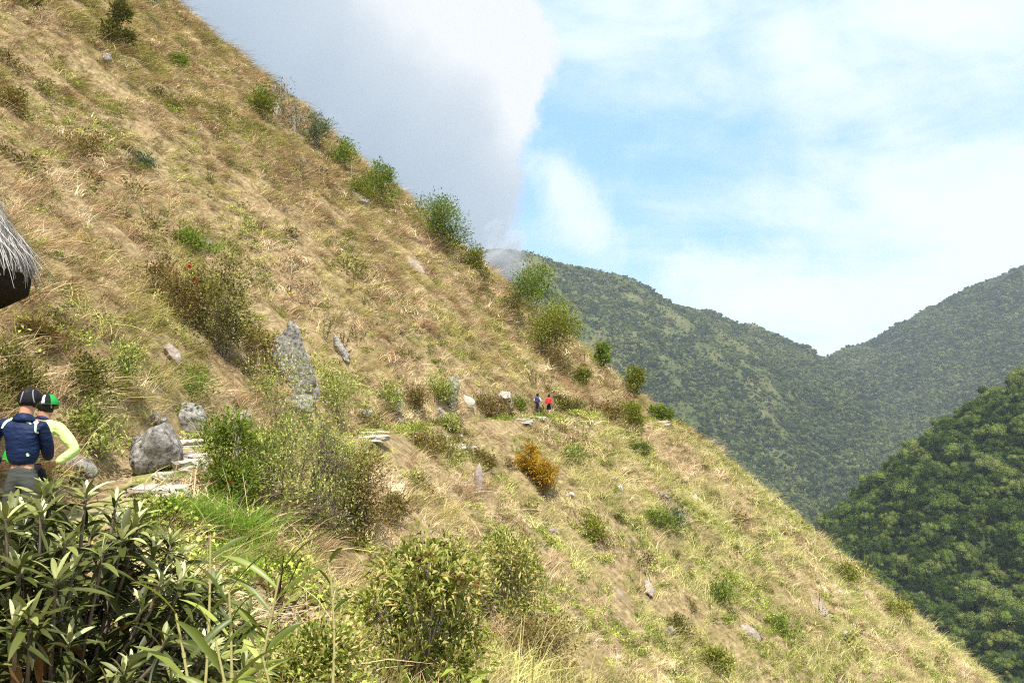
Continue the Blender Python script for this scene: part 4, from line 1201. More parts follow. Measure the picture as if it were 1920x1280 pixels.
rock(946, 764, 30, 16, 'flat pale capstone over the dark hollow left of the distant hikers', 15, 'rock_pale', up=0.5)
rock(934, 780, 14, 26, 'left stone of the small hollow beside the trail', 16, 'rock_warm')
rock(958, 780, 14, 28, 'right stone of the small hollow beside the trail', 17, 'rock_warm')
for i, (yy0, ww, lab) in enumerate([(795, 17, 'lowest'), (783, 15, 'second lowest'), (771, 15, 'second highest'), (760, 13, 'topmost')]):
    rock(746, 795, ww, 14, lab + ' stone of the small stone stack beside the trail', 18 + i, 'rock_pale' if i % 2 == 0 else 'rock', up=[0, .42, .86, 1.28][i] , group='stones stacked beside the trail', sink=0.3)
rock(683, 784, 26, 22, 'grey stone with a dark gap at the left of the stacked stones', 24)
rock(862, 824, 20, 10, 'flat whitish stone at the outer trail edge', 25, 'rock_pale', group='pale stones below the trail')
rock(838, 828, 16, 13, 'small whitish stone left of the flat whitish one below the trail', 26, 'rock_pale', group='pale stones below the trail')
rock(848, 848, 20, 18, 'whitish block lowest left of the pale stones below the trail', 27, 'rock_pale', group='pale stones below the trail')
rock(864, 846, 20, 18, 'whitish block in the middle of the pale stones below the trail', 28, 'rock_pale', group='pale stones below the trail')
rock(883, 850, 24, 18, 'tan block rightmost of the pale stones below the trail', 29, 'rock_warm', group='pale stones below the trail')
rock(897, 925, 16, 54, 'upright narrow stone in the grass below the pale stones', 30, 'rock_warm', tilt=6)
outcrop(1150, 1082, 1168, 1162, 32, 'long bare grey brown rock streak on the lower slope', 31, 'rock_warm', 0.3, 0.2)
outcrop(1208, 1092, 1222, 1122, 24, 'small bare rock right of the long rock streak', 32, 'rock_warm', 0.3, 0.2)
rock(1303, 945, 12, 18, 'small white stone high on the lower slope', 33, 'rock_pale')
rock(1164, 922, 10, 14, 'tiny white stone on the slope right of the orange shrubs', 34, 'rock_pale')
outcrop(1232, 920, 1248, 940, 18, 'small pale stone left of the small white stone on the lower slope', 35, 'rock', 0.4, 0.3)
outcrop(1388, 1176, 1420, 1200, 28, 'low grey outcrop on the lower slope', 36, 'rock_warm', 0.35, 0.2)
outcrop(1520, 1110, 1548, 1176, 30, 'bare brown outcrop near the right rim of the slope', 37, 'rock_warm', 0.3, 0.15)
rock(1258, 1196, 22, 20, 'pale stone under the dark hollow shrub', 38)
rock(1585, 1196, 12, 12, 'tiny white stone farthest down the right slope', 39, 'rock_pale')
outcrop(752, 466, 790, 510, 40, 'rough pale outcrop on the slope below the round crowned tree', 40, 'rock_warm', 0.3, 0.15)
outcrop(655, 362, 690, 390, 30, 'dark and pale broken outcrop below the skyline', 41, 'rock_warm', 0.3, 0.2)
outcrop(560, 300, 572, 310, 12, 'tiny rock below the skyline beneath the grey green shrub', 42, 'rock', 0.45, 0.5)
rock(198, 122, 14, 20, 'small grey rock under the tall dark shrub at the upper left', 43)
outcrop(1026, 992, 1046, 1004, 16, 'small grey stone in the grass above the long rock streak', 44, 'rock_warm', 0.4, 0.3)
rock(1070, 935, 14, 12, 'tiny white stone at the foot of the orange shrubs', 45, 'rock_pale')
rock(1612, 945, 14, 18, 'pale rock at the valley bottom', 46, 'rock_pale') if False else None

def slab(px, py, wpx, tpx, label, seed, dep=0.5, mat='rock_pale', up=0.0, yaw=0.1, group='stone steps'):
    """flat step stone; its front lower edge at the pixel"""
    p = hit(px, py); k = mpp(p); w_ = wpx * k; h = tpx * k
    import bmesh
    bm = bmesh.new(); bmesh.ops.create_cube(bm, size=1.0)
    bmesh.ops.subdivide_edges(bm, edges=bm.edges[:], cuts=6, use_grid_fill=True)
    V = np.array([v.co[:] for v in bm.verts])
    rr_ = np.linalg.norm(V[:, :2] * 2, axis=1)
    V[:, :2] *= (1 - 0.10 * np.clip(np.abs(V[:, 0] * V[:, 1]) * 16 - 1, 0, 3) * 0.5)[:, None]
    nz = fbm(V[:, 0] * 3 + seed, V[:, 1] * 3 + V[:, 2] * 2, 4, seed, 0.6)
    nz2 = fbm(V[:, 0] * 3 - seed, V[:, 1] * 3 - V[:, 2] * 2, 4, seed + 3, 0.6)
    V[:, 0] += nz * 0.14; V[:, 1] += nz2 * 0.2; V[:, 2] += nz * 0.22
    V *= np.array([w_, dep, h * 1.2])
    for v, c in zip(bm.verts, V): v.co = c
    bv = bmesh.ops.bevel(bm, geom=[e for e in bm.edges if e.calc_face_angle(0) > 0.9], offset=0.012, segments=2, affect='EDGES')
    me = bpy.data.meshes.new('step_stone'); bm.to_mesh(me); bm.free(); me.materials.append(M[mat])
    o = link('step_stone', me, None, (p.x, p.y + dep * 0.3, p.z + h * 0.35 + up)); o.rotation_euler = (R(2), R((seed % 5 - 2) * 1.2), yaw)
    tag(o, label, 'step stone', group)
slab(356, 842, 62, 14, 'topmost pale slab of the stone steps', 1, 0.6, up=0.02)
slab(340, 862, 44, 14, 'left brownish block under the topmost step slab', 2, 0.4, 'rock_warm')
slab(368, 866, 30, 14, 'right squarish block under the topmost step slab', 3, 0.4)
slab(345, 886, 50, 22, 'wide white block in the middle of the steps', 4, 0.5)
slab(373, 884, 28, 18, 'short pale block right of the wide white step block', 5, 0.45)
slab(300, 905, 34, 16, 'small rounded step stone against the boulder', 6, 0.35)
slab(328, 910, 56, 12, 'thin long slab below the wide white step block', 7, 0.4)
slab(292, 932, 90, 16, 'broad worn slab lowest of the steps', 8, 0.7, 'rock_pale')
slab(255, 935, 50, 14, 'flat slab left of the lowest broad one', 9, 0.6, 'rock_warm')
slab(697, 826, 60, 7, 'front whitish slab of the trail left of the stacked stones', 10, 0.6, group='flat stones in the trail')
slab(690, 816, 34, 6, 'back left slab of the trail left of the stacked stones', 11, 0.5, group='flat stones in the trail')
slab(715, 815, 30, 6, 'back right slab of the trail left of the stacked stones', 12, 0.5, group='flat stones in the trail')
slab(978, 792, 44, 6, 'whitish trail stone in front of the hiker with the navy pack', 13, 0.9, group='flat stones in the trail')
slab(1010, 786, 30, 5, 'pale trail stone at the feet of the hiker with the red pack', 14, 0.9, group='flat stones in the trail')
slab(1238, 795, 40, 5, 'whitish stone where the trail meets the skyline', 15, 1.2, group='flat stones in the trail')

# ------------------------------------------------------------------ thatched hut, only its eave reaches into the picture
def mat_thatch():
    m, t, out = new_mat('old_thatch')
    g = t.node('ShaderNodeNewGeometry')
    f = t.math('ADD', t.math('MULTIPLY', attr(t), 0.8), t.math('MULTIPLY', t.noise(g.outputs['Position'], 6, 3), 0.2))
    c = t.ramp(f, [(0.1, (0.09, 0.075, 0.065)), (0.4, (0.36, 0.33, 0.30)), (0.8, (0.72, 0.68, 0.63))])
    d = t.node('ShaderNodeBsdfDiffuse'); t.put(d.inputs[0], c); t.l.new(d.outputs[0], out.inputs[0])
    return m
M['thatch'] = mat_thatch()
M['eave'] = mat_bark('shaded_underside_straw', (0.012, 0.010, 0.008), (0.05, 0.04, 0.03))  # straw darkened in its colour to paint the shade beneath the roof edge
M['hut_wood'] = mat_bark('hut_pole_wood', (0.10, 0.07, 0.045), (0.22, 0.16, 0.11))
def hut():
    r = np.random.default_rng(40)
    D = 9.0
    tipr = at(44, 505, D)                     # eave tip seen in the photograph
    rad = 2.4
    cx, cy = tipr.x - rad - 0.17, D
    gz = float(H(cx, cy))
    ez = tipr.z
    root = empty('thatched_hut', (cx, cy, gz)); tag(root, 'old grey thatched hut whose roof edge reaches in at the left', 'hut')
    e = ez - gz + 0.12; hgt = 3.4
    # closed dark roof body
    mb = MB(); n = 48; th = np.linspace(0, 2 * np.pi, n, endpoint=False)
    prof = [(0.05, e + hgt), (rad * 0.5, e + hgt * 0.60), (rad * 0.86, e + 0.52), (rad * 0.98, e + 0.02), (rad * 0.96, e - 0.12), (rad * 0.93, e - 0.10), (rad * 0.4, e + hgt * 0.5), (0.03, e + hgt - 0.3)]
    V = np.array([[p_ * np.cos(a), p_ * np.sin(a), q] for (p_, q) in prof for a in th])
    F = [[i * n + j, i * n + (j + 1) % n, (i + 1) * n + (j + 1) % n, (i + 1) * n + j] for i in range(len(prof) - 1) for j in range(n)]
    mb.add(V, F, 0.12)
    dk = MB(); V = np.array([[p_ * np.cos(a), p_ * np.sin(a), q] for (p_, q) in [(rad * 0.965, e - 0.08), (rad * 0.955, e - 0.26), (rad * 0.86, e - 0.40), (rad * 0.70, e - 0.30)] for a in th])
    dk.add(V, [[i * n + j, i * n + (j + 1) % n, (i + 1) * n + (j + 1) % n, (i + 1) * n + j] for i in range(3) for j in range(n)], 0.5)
    roof = link('roof', mb.mesh('roof', M['thatch'], True), root)
    link('eave', dk.mesh('eave', M['eave'], True), roof)  # underside ring; its dark straw carries painted shade
    st = MB()
    for layer in range(12):
        f = layer / 11
        nn = 1700
        a = r.uniform(0, 2 * np.pi, nn)
        rr_ = rad * (0.10 + 0.86 * f) + r.normal(0, 0.06, nn)
        z_ = np.interp(rr_, [0, rad * 0.5, rad * 0.86, rad * 1.0], [e + hgt, e + hgt * 0.60, e + 0.54, e + 0.08]) + 0.05 + r.normal(0, 0.03, nn)
        b = np.stack([rr_ * np.cos(a), rr_ * np.sin(a), z_], -1)
        d = np.stack([np.cos(a) * 0.36 + r.normal(0, 0.22, nn), np.sin(a) * 0.36 + r.normal(0, 0.22, nn), -0.9 + r.normal(0, 0.15, nn)], -1)
        d /= np.linalg.norm(d, axis=1)[:, None]
        L = r.uniform(0.24, 0.44, nn)
        side = np.stack([-np.sin(a), np.cos(a), r.normal(0, 0.2, nn)], -1) * 0.006
        V = np.stack([b - side, b + side, b + d * (L * 0.6)[:, None] + side * 0.8, b + d * (L * 0.6)[:, None] - side * 0.8,
                      b + d * L[:, None] - [0, 0, 0.03] + side * 0.4, b + d * L[:, None] - [0, 0, 0.03] - side * 0.4], 1).reshape(-1, 3)
        k = np.arange(nn)[:, None] * 6
        st.add(V, np.concatenate([k + np.array([[0, 1, 2, 3]]), k + np.array([[3, 2, 4, 5]])]), np.repeat(r.random(nn), 6))
    link('straw', st.mesh('straw', M['thatch']), roof)
    for a in (0.5, 1.9, 3.4, 4.6, 5.6):
        mb = MB(); x_ = rad * 0.68 * math.cos(a); y_ = rad * 0.68 * math.sin(a)
        zg = float(H(cx + x_, cy + y_)) - gz
        mb.tube([(x_, y_, zg - 0.2), (x_ * 1.01, y_, (zg + e) / 2), (x_, y_, e + 0.5)], 0.08, 0.065, 8)
        link('post', mb.mesh('post', M['hut_wood'], True), root)
hut()

# ------------------------------------------------------------------ people
def mat_cloth(name, colr, rough=0.8, wr=0.5):
    m, t, out = new_mat(name)
    b = t.node('ShaderNodeBsdfPrincipled')
    tc_ = t.node('ShaderNodeTexCoord')
    n_ = t.noise(tc_.outputs['Object'], 9, 3)
    k = t.node('ShaderNodeMix', data_type='RGBA')
    t.put(b.inputs['Base Color'], t.mix(n_, [c * 0.85 for c in colr], [min(1, c * 1.12) for c in colr]))
    b.inputs['Roughness'].default_value = rough
    b.inputs['Specular IOR Level'].default_value = 0.2
    wv = t.node('ShaderNodeTexNoise'); wv.inputs['Scale'].default_value = 7; wv.inputs['Detail'].default_value = 2
    mp = t.node('ShaderNodeMapping'); mp.inputs['Scale'].default_value = (1.0, 1.0, 2.6); mp.inputs['Rotation'].default_value = (0, 0.5, 0)
    t.l.new(tc_.outputs['Object'], mp.inputs[0]); t.l.new(mp.outputs[0], wv.inputs[0])
    bp = t.node('ShaderNodeBump'); bp.inputs['Strength'].default_value = wr; bp.inputs['Distance'].default_value = 0.03
    t.l.new(wv.outputs[0], bp.inputs['Height']); t.l.new(bp.outputs[0], b.inputs['Normal'])
    t.l.new(b.outputs[0], out.inputs[0])
    return m
M['skin'] = mat_cloth('skin', (0.46, 0.24, 0.15), 0.55, 0.05)
M['skin_pale'] = mat_cloth('skin_pale', (0.66, 0.44, 0.33), 0.55, 0.05)
M['hair'] = mat_cloth('hair', (0.015, 0.012, 0.01), 0.6, 0.3)
M['navy'] = mat_cloth('navy_shirt', (0.006, 0.017, 0.062), 0.6, 0.9)
M['mint'] = mat_cloth('mint_trim', (0.55, 0.75, 0.50), 0.7, 0.1)
M['fluo'] = mat_cloth('fluorescent_jacket', (0.56, 0.76, 0.27), 0.7, 0.8)
M['green_panel'] = mat_cloth('green_panel', (0.02, 0.40, 0.04), 0.7, 0.5)
M['grey_trousers'] = mat_cloth('grey_trousers', (0.06, 0.065, 0.06), 0.85, 0.6)
M['black_cloth'] = mat_cloth('black_cloth', (0.010, 0.010, 0.014), 0.85, 0.6)
M['silver_trim'] = mat_cloth('silver_trim', (0.26, 0.25, 0.28), 0.6, 0.0)
M['cap_green'] = mat_cloth('cap_green', (0.02, 0.30, 0.05), 0.7, 0.0)
M['white_cloth'] = mat_cloth('white_cloth', (0.70, 0.74, 0.85), 0.8, 0.4)
M['red_pack'] = mat_cloth('red_pack', (0.80, 0.035, 0.04), 0.7, 0.5)
M['blue_pack'] = mat_cloth('blue_pack', (0.03, 0.035, 0.12), 0.7, 0.5)
M['teal'] = mat_cloth('teal_cloth', (0.10, 0.30, 0.30), 0.8, 0.3)

def skin_mesh(name, verts, edges, radii, mat, parent, levels=2, root_i=0, post=None):
    me = bpy.data.meshes.new(name); me.from_pydata([Vector(v) for v in verts], edges, []); me.update()
    o = bpy.data.objects.new(name, me); col.objects.link(o)
    sk = o.modifiers.new('skin', 'SKIN'); sk.use_smooth_shade = True; sk.branch_smoothing = 0.7
    if not me.skin_vertices:
        bpy.context.view_layer.objects.active = o
        bpy.ops.mesh.customdata_skin_add()
    for i, rr_ in enumerate(radii):
        d = me.skin_vertices[0].data[i]
        d.radius = rr_ if isinstance(rr_, (tuple, list)) else (rr_, rr_)
        d.use_root = (i == root_i)
    sb = o.modifiers.new('sub', 'SUBSURF'); sb.levels = levels; sb.render_levels = levels
    dg = bpy.context.evaluated_depsgraph_get(); ev = o.evaluated_get(dg)
    nm = bpy.data.meshes.new_from_object(ev)
    bpy.data.objects.remove(o); bpy.data.meshes.remove(me)
    if post: post(nm)
    nm.polygons.foreach_set('use_smooth', np.ones(len(nm.polygons), bool))
    nm.materials.clear(); nm.materials.append(mat)
    return link(name, nm, parent)

# joints of a standing figure facing +y (back to the camera), metres, for height 1.72
def joints(over=None):
    J = dict(pelvis=(0, 0, .93), waist=(0, 0, 1.05), chest=(0, .0, 1.24), upper=(0, -.01, 1.38), neck=(0, .0, 1.48), headb=(0, .02, 1.56), head=(0, .02, 1.63), crown=(0, .01, 1.69),
             shL=(-.18, -.01, 1.40), elL=(-.25, -.02, 1.13), wrL=(-.26, .06, .90), haL=(-.26, .08, .83),
             shR=(.18, -.01, 1.40), elR=(.25, -.02, 1.13), wrR=(.26, .06, .90), haR=(.26, .08, .83),
             hiL=(-.09, 0, .88), knL=(-.10, .02, .49), anL=(-.10, -.01, .09), toL=(-.11, .14, .04),
             hiR=(.09, 0, .88), knR=(.10, .02, .49), anR=(.10, -.01, .09), toR=(.11, .14, .04))
    J.update(over or {}); return {k: np.array(v, float) for k, v in J.items()}
RAD = dict(collar=(.075, .07), hem=(.155, .12), pelvis=(.15, .115), waist=(.135, .10), chest=(.155, .115), upper=(.15, .10), neck=(.055, .06), headb=(.07, .085), head=(.078, .098), crown=(.060, .075),
           shL=.062, elL=.043, wrL=.028, haL=(.036, .018), hiL=.088, knL=.058, anL=.042, toL=.035,
           shR=.062, elR=.043, wrR=.028, haR=(.036, .018), hiR=.088, knR=.058, anR=.042, toR=.035)
EDG = [('pelvis', 'waist'), ('waist', 'chest'), ('chest', 'upper'), ('upper', 'neck'), ('neck', 'headb'), ('headb', 'head'), ('head', 'crown')]
for S_ in 'LR':
    EDG += [('upper', 'sh' + S_), ('sh' + S_, 'el' + S_), ('el' + S_, 'wr' + S_), ('wr' + S_, 'ha' + S_), ('pelvis', 'hi' + S_), ('hi' + S_, 'kn' + S_), ('kn' + S_, 'an' + S_), ('an' + S_, 'to' + S_)]

def body_part(name, J, keys, grow, mat, parent, root_key, clip=None, radmod=None, post=None):
    keys = list(keys)
    J = dict(J)
    if 'upper' in keys and 'neck' not in keys:      # garments close around the neck and reach below the belt
        J['collar'] = J['upper'] * 0.12 + J['neck'] * 0.88; J['pelvis'] = J['pelvis'] + np.array([0, 0, 0.035])
        keys.remove('waist'); keys += ['collar']
    idx = {k: i for i, k in enumerate(keys)}
    ed = [(idx[a], idx[b]) for a, b in EDG + [('upper', 'collar')] + ([('pelvis', 'chest')] if 'waist' not in idx else []) if a in idx and b in idx]
    rad = []
    for k in keys:
        r0 = (radmod or {}).get(k, RAD[k]); r0 = r0 if isinstance(r0, tuple) else (r0, r0)
        rad.append((r0[0] + grow, r0[1] + grow))
    return skin_mesh(name, [J[k] for k in keys], ed, rad, mat, parent, 2, idx[root_key], post)

def face_and_fingers(J, root, skin, hd, fing=True, facing=0.0):
    """nose, eyes, ears and separate fingers, grown into one surface with the skin colour"""
    mb = MB()
    hc = J['head']; c, s_ = math.cos(facing), math.sin(facing)
    def H3(x, y, z): return hc + np.array([x * c - y * s_, x * s_ + y * c, z])
    mb.tube([H3(0, .09, .03), H3(0, .112, -.005), H3(0, .085, -.02)], .010, .014, 6)
    for e_ in (-1, 1):
        mb.tube([H3(e_ * .082, .0, .025), H3(e_ * .092, -.01, .01), H3(e_ * .083, .0, -.03)], .014, .010, 6)
    if fing:
        for S_, e_ in (('L', -1), ('R', 1)):
            wv, hv = J['wr' + S_], J['ha' + S_]; d = (hv - wv) / (np.linalg.norm(hv - wv) + 1e-6)
            sd_ = np.cross(d, [1.0, 0, 0.1]); sd_ /= np.linalg.norm(sd_); nn = np.cross(d, sd_)
            for i, L in enumerate((.066, .075, .070, .056)):
                b = hv + sd_ * (i - 1.5) * .019; p1 = b + d * L * .5 + nn * .006; p2 = b + d * L * .9 + nn * .026
                mb.tube([b - d * .02, b, p1, p2], .0095, .0070, 6)
            b = wv + d * .03 + sd_ * -.03
            mb.tube([b, b + d * .03 - sd_ * .018, b + d * .062 - sd_ * .022 + nn * .012], .012, .008, 6)
    return mb

def join_into(o, mb, name):
    """append extra geometry to an object's mesh so the body stays a single mesh"""
    import bmesh
    m2 = mb.mesh(name, o.data.materials[0], True)
    bm = bmesh.new(); bm.from_mesh(o.data); bm.from_mesh(m2); bm.to_mesh(o.data); bm.free(); bpy.data.meshes.remove(m2)

RADB = dict(pelvis=(.125, .09), waist=(.11, .08), chest=(.13, .09), upper=(.085, .055), shL=.038, shR=.038, elL=.036, elR=.036, hiL=.07, hiR=.07)
UPP = ['pelvis', 'waist', 'chest', 'upper', 'shL', 'elL', 'wrL', 'shR', 'elR', 'wrR']
BK = [k for k in RAD if k not in ('collar', 'hem')]
LOW = ['waist', 'pelvis', 'hiL', 'knL', 'anL', 'hiR', 'knR', 'anR']

def hair_shell(J, root, rx=.088, ry=.108, rz_=.115, low=-1.0, back=True):
    mb = MB(); n = 20; th = np.linspace(0, 2 * np.pi, n, endpoint=False)
    ph = np.linspace(low, 1.45, 9); V = []
    hc = (J['head'] + J['crown']) / 2 + np.array([0, -.012, -.02])
    for f_ in ph:
        for a in th:
            k = 1.0 if math.sin(a) < 0.25 or f_ > 0.45 else 0.80          # drawn back from the face
            V.append(hc + np.array([rx * math.cos(a) * math.cos(f_) * k, ry * math.sin(a) * math.cos(f_) * k, rz_ * math.sin(f_)]) * (1 + 0.03 * math.sin(a * 7 + f_ * 5)))
    V.append(hc + np.array([0, 0, rz_]))
    F = [[i * n + j, i * n + (j + 1) % n, (i + 1) * n + (j + 1) % n, (i + 1) * n + j] for i in range(8) for j in range(n)]
    mb.add(V, F, .5); mb.tri.append(np.array([[8 * n + j, 8 * n + (j + 1) % n, 9 * n] for j in range(n)]))
    return link('hair', mb.mesh('hair', M['hair'], True), root)

def cap_mesh(name, mat, parent, hc, facing=0.0, tiltx=0.0, scale=1.0, brim=True, matb=None):
    import bmesh
    mb = MB(); n = 28; th = np.linspace(0, 2 * np.pi, n, endpoint=False)
    rings = [(0.0, .096), (.02, .098), (.05, .090), (.078, .068), (.096, .036), (.100, .004)]
    V = []
    for z_, rr_ in rings:
        V += [[rr_ * 0.92 * np.cos(a), rr_ * 1.12 * np.sin(a), z_] for a in th]
    F = [[i * n + j, i * n + (j + 1) % n, (i + 1) * n + (j + 1) % n, (i + 1) * n + j] for i in range(len(rings) - 1) for j in range(n)]
    mb.add(V, F, .5)
    o = link(name, mb.mesh(name, mat, True), parent, tuple(hc))
    o.rotation_euler = (tiltx, 0, facing); o.scale = (scale,) * 3
    if brim:
        b = MB(); m = 12; a = np.linspace(R(25), R(155), m)
        inn = np.stack([.088 * np.cos(a), .108 * np.sin(a), np.full(m, .004)], -1)
        out_ = np.stack([.100 * np.cos(a), .112 * np.sin(a) + .075 * np.sin((a - a[0]) / (a[-1] - a[0]) * np.pi), -.012 - .0 * a], -1)
        q = [[i, i + 1, m + i + 1, m + i] for i in range(m - 1)]
        b.add(np.vstack([inn, out_]), q, .5); b.add(np.vstack([inn, out_]) - [0, 0, .004], [[x for x in reversed(f)] for f in q], .5)
        link('brim', b.mesh('brim', matb or mat, True), o)
    return o

def stripe(name, pts, half, mat, parent, target, off=0.006):
    """a strip laid on the cloth by projecting points along y onto the garment"""
    from mathutils.bvhtree import BVHTree
    me = target.data
    bv = BVHTree.FromPolygons([v.co.copy() for v in me.vertices], [tuple(p.vertices) for p in me.polygons])
    pts = np.array(pts, float); n = 14
    t = np.linspace(0, 1, len(pts)); tt = np.linspace(0, 1, n)
    P_ = np.stack([np.interp(tt, t, pts[:, k]) for k in range(2)], -1)
    d = np.gradient(P_, axis=0); d /= np.linalg.norm(d, axis=1)[:, None]; nn = np.stack([-d[:, 1], d[:, 0]], -1)
    V = []
    for i in range(n):
        hw = half * (0.45 + 0.55 * math.sin(math.pi * (0.12 + 0.8 * tt[i])))
        for s_ in (-1, -.33, .33, 1):
            q = P_[i] + nn[i] * hw * s_
            h_, nr, _, _ = bv.ray_cast(Vector((q[0], -1.0, q[1])), Vector((0, 1, 0)))
            if h_ is None:
                h_, nr, _, _ = bv.find_nearest(Vector((q[0], -0.1, q[1])))
            V.append(tuple(h_ + nr * off))
    F = [[i * 4 + j, i * 4 + j + 1, (i + 1) * 4 + j + 1, (i + 1) * 4 + j] for i in range(n - 1) for j in range(3)]
    mb = MB(); mb.add(V, F, .5)
    return link(name, mb.mesh(name, mat, True), parent)

def shoes(root, J, mat):
    for S_ in 'LR':
        a, t_ = J['an' + S_], J['to' + S_]
        skin_mesh('shoe', [a - [0, .03, .03], (a + t_) / 2 - [0, 0, .01], t_ + [0, .02, 0]], [(0, 1), (1, 2)], [(.055, .05), (.05, .045), (.045, .032)], mat, root, 2)

# near hiker in navy, his back to us
pA = hit(60, 1075, y0=5.5); pA = Vector(((49 - 960) / FPX * 7.75, 7.75, 0)); pA.z = float(H(pA.x, pA.y)) + 0.02
JA = joints(dict(shL=(-.19, -.02, 1.41), elL=(-.31, -.05, 1.17), wrL=(-.30, .12, 1.02), haL=(-.28, .19, 1.00),
                 shR=(.165, .01, 1.39), elR=(.165, .12, 1.14), wrR=(.10, .26, 1.06), haR=(.04, .30, 1.07),
                 headb=(.0, .05, 1.555), head=(.0, .075, 1.62), crown=(.0, .08, 1.68)))
A = empty('person', pA, 0); hgtA = (1.65 - pA.z + (738 - 727) / FPX * 7.75) / 1.735
A.scale = (hgtA,) * 3
tag(A, 'person seen from behind in a navy long sleeved shirt and black cap', 'person')
bA = body_part('body', JA, BK, -0.002, M['skin'], A, 'pelvis', radmod=RADB)
join_into(bA, face_and_fingers(JA, A, M['skin'], None, True, 0.5), 'body_x')
shA = body_part('shirt', JA, UPP, .010, M['navy'], A, 'pelvis', radmod=dict(upper=(.155, .105), chest=(.175, .13), waist=(.165, .122), pelvis=(.165, .125), elL=.055, elR=.055, wrL=.038, wrR=.038, shL=.072, shR=.070))
stripe('shoulder_stripe', [(-.075, 1.455), (-.125, 1.42), (-.15, 1.36)], .014, M['mint'], shA, shA)
stripe('shoulder_stripe', [(.085, 1.44), (.135, 1.39), (.155, 1.31)], .011, M['mint'], shA, shA)
stripe('chest_mark', [(.085, 1.13), (.090, 1.115), (.088, 1.10)], .011, M['mint'], shA, shA)
skin_mesh('collar', [(0, -.01, 1.40), (0, -.005, 1.45), (0, .01, 1.50)], [(0, 1), (1, 2)], [(.135, .095), (.105, .09), (.070, .074)], M['navy'], shA, 2)
body_part('trousers', JA, LOW, .016, M['grey_trousers'], A, 'pelvis', radmod=dict(waist=(.10, .08), pelvis=(.15, .115)))
shoes(A, JA, M['black_cloth'])
hair_shell(JA, A)
cA = cap_mesh('cap', M['black_cloth'], A, JA['head'] + np.array([0, .0, -.005]), 0.35, R(10), 1.17)
for e_ in (-1, 1):
    mb = MB(); zz_ = np.linspace(.0, .092, 8)
    pts = [(e_ * (.050 - .02 * (z_ / .1)), -math.sqrt(max(0, (np.interp(z_, [0, .02, .05, .078, .096], [.096, .098, .090, .068, .036]) * 1.12) ** 2 * (1 - (e_ * (.050 - .02 * z_ / .1) / (np.interp(z_, [0, .02, .05, .078, .096], [.096, .098, .090, .068, .036]) * .92)) ** 2))), z_) for z_ in zz_]
    mb.tube(pts, .0055, .0045, 6)
    link('trim', mb.mesh('trim', M['silver_trim'], True), cA)

# near hiker in the fluorescent jacket, beyond and to the right
pB = Vector(((62 - 960) / FPX * 8.35, 8.35, 0)); pB.z = float(H(pB.x, pB.y)) + 0.02
JB = joints(dict(pelvis=(-.02, 0, .93), waist=(.0, .0, 1.05), chest=(.04, .03, 1.22), upper=(.08, .05, 1.36), neck=(.09, .08, 1.46), headb=(.09, .10, 1.525), head=(.095, .12, 1.59), crown=(.095, .13, 1.65),
                 shL=(-.11, .05, 1.36), elL=(-.20, .12, 1.12), wrL=(-.16, .26, .98), haL=(-.13, .32, .97),
                 shR=(.265, .03, 1.375), elR=(.49, -.02, 1.13), wrR=(.33, -.10, 1.0), haR=(.27, -.13, .985)))
B = empty('person', pB, 0); B.scale = ((1.65 - pB.z + (738 - 740) / FPX * 8.35) / 1.70,) * 3
tag(B, 'person in a fluorescent yellow green jacket with one hand on the hip', 'person')
bB = body_part('body', JB, BK, -0.002, M['skin'], B, 'pelvis', radmod=RADB)
join_into(bB, face_and_fingers(JB, B, M['skin'], None, True, -0.6), 'body_x')
shB = body_part('jacket', JB, UPP, .012, M['fluo'], B, 'pelvis', radmod=dict(upper=(.15, .105), chest=(.145, .115), waist=(.14, .115), pelvis=(.18, .14), elL=.050, elR=.046, wrL=.036, wrR=.034, shL=.070, shR=.062))
# the green lower left panel is a second skin over the jacket
gp = skin_mesh('green_panel', [(-.165, .0, .97), (-.155, .0, 1.06), (-.13, .02, 1.16)], [(0, 1), (1, 2)], [(.075, .145), (.07, .140), (.06, .12)], M['green_panel'], shB, 2)
skin_mesh('collar', [(.08, .05, 1.42), (.09, .075, 1.48)], [(0, 1)], [(.095, .085), (.066, .07)], M['blue_pack'], shB, 2)
body_part('trousers', JB, LOW, .022, M['black_cloth'], B, 'pelvis', radmod=dict(waist=(.10, .08), pelvis=(.17, .125)))
shoes(B, JB, M['black_cloth'])
hair_shell(JB, B)
cB = cap_mesh('cap', M['cap_green'], B, JB['head'] + np.array([0, .005, -.005]), 0.5, R(-8), 1.22, matb=M['cap_green'])
mb = MB(); zz_ = np.linspace(.01, .098, 9)
def capside(ang, z_):
    rr_ = np.interp(z_, [0, .02, .05, .078, .096, .1], [.096, .098, .090, .068, .036, .01]) + .005
    return (rr_ * .92 * math.cos(ang), rr_ * 1.12 * math.sin(ang), z_)
for a0, a1, mm, nmn in ((R(195), R(240), M['black_cloth'], 'panel'), (R(241), R(256), M['white_cloth'], 'trim'), (R(257), R(285), M['black_cloth'], 'panel')):
    mb = MB(); V = [capside(a, z_) for z_ in zz_ for a in np.linspace(a0, a1, 7)]
    mb.add(V, [[i * 7 + j, i * 7 + j + 1, (i + 1) * 7 + j + 1, (i + 1) * 7 + j] for i in range(8) for j in range(6)], .5)
    link(nmn, mb.mesh(nmn, mm, True), cB)

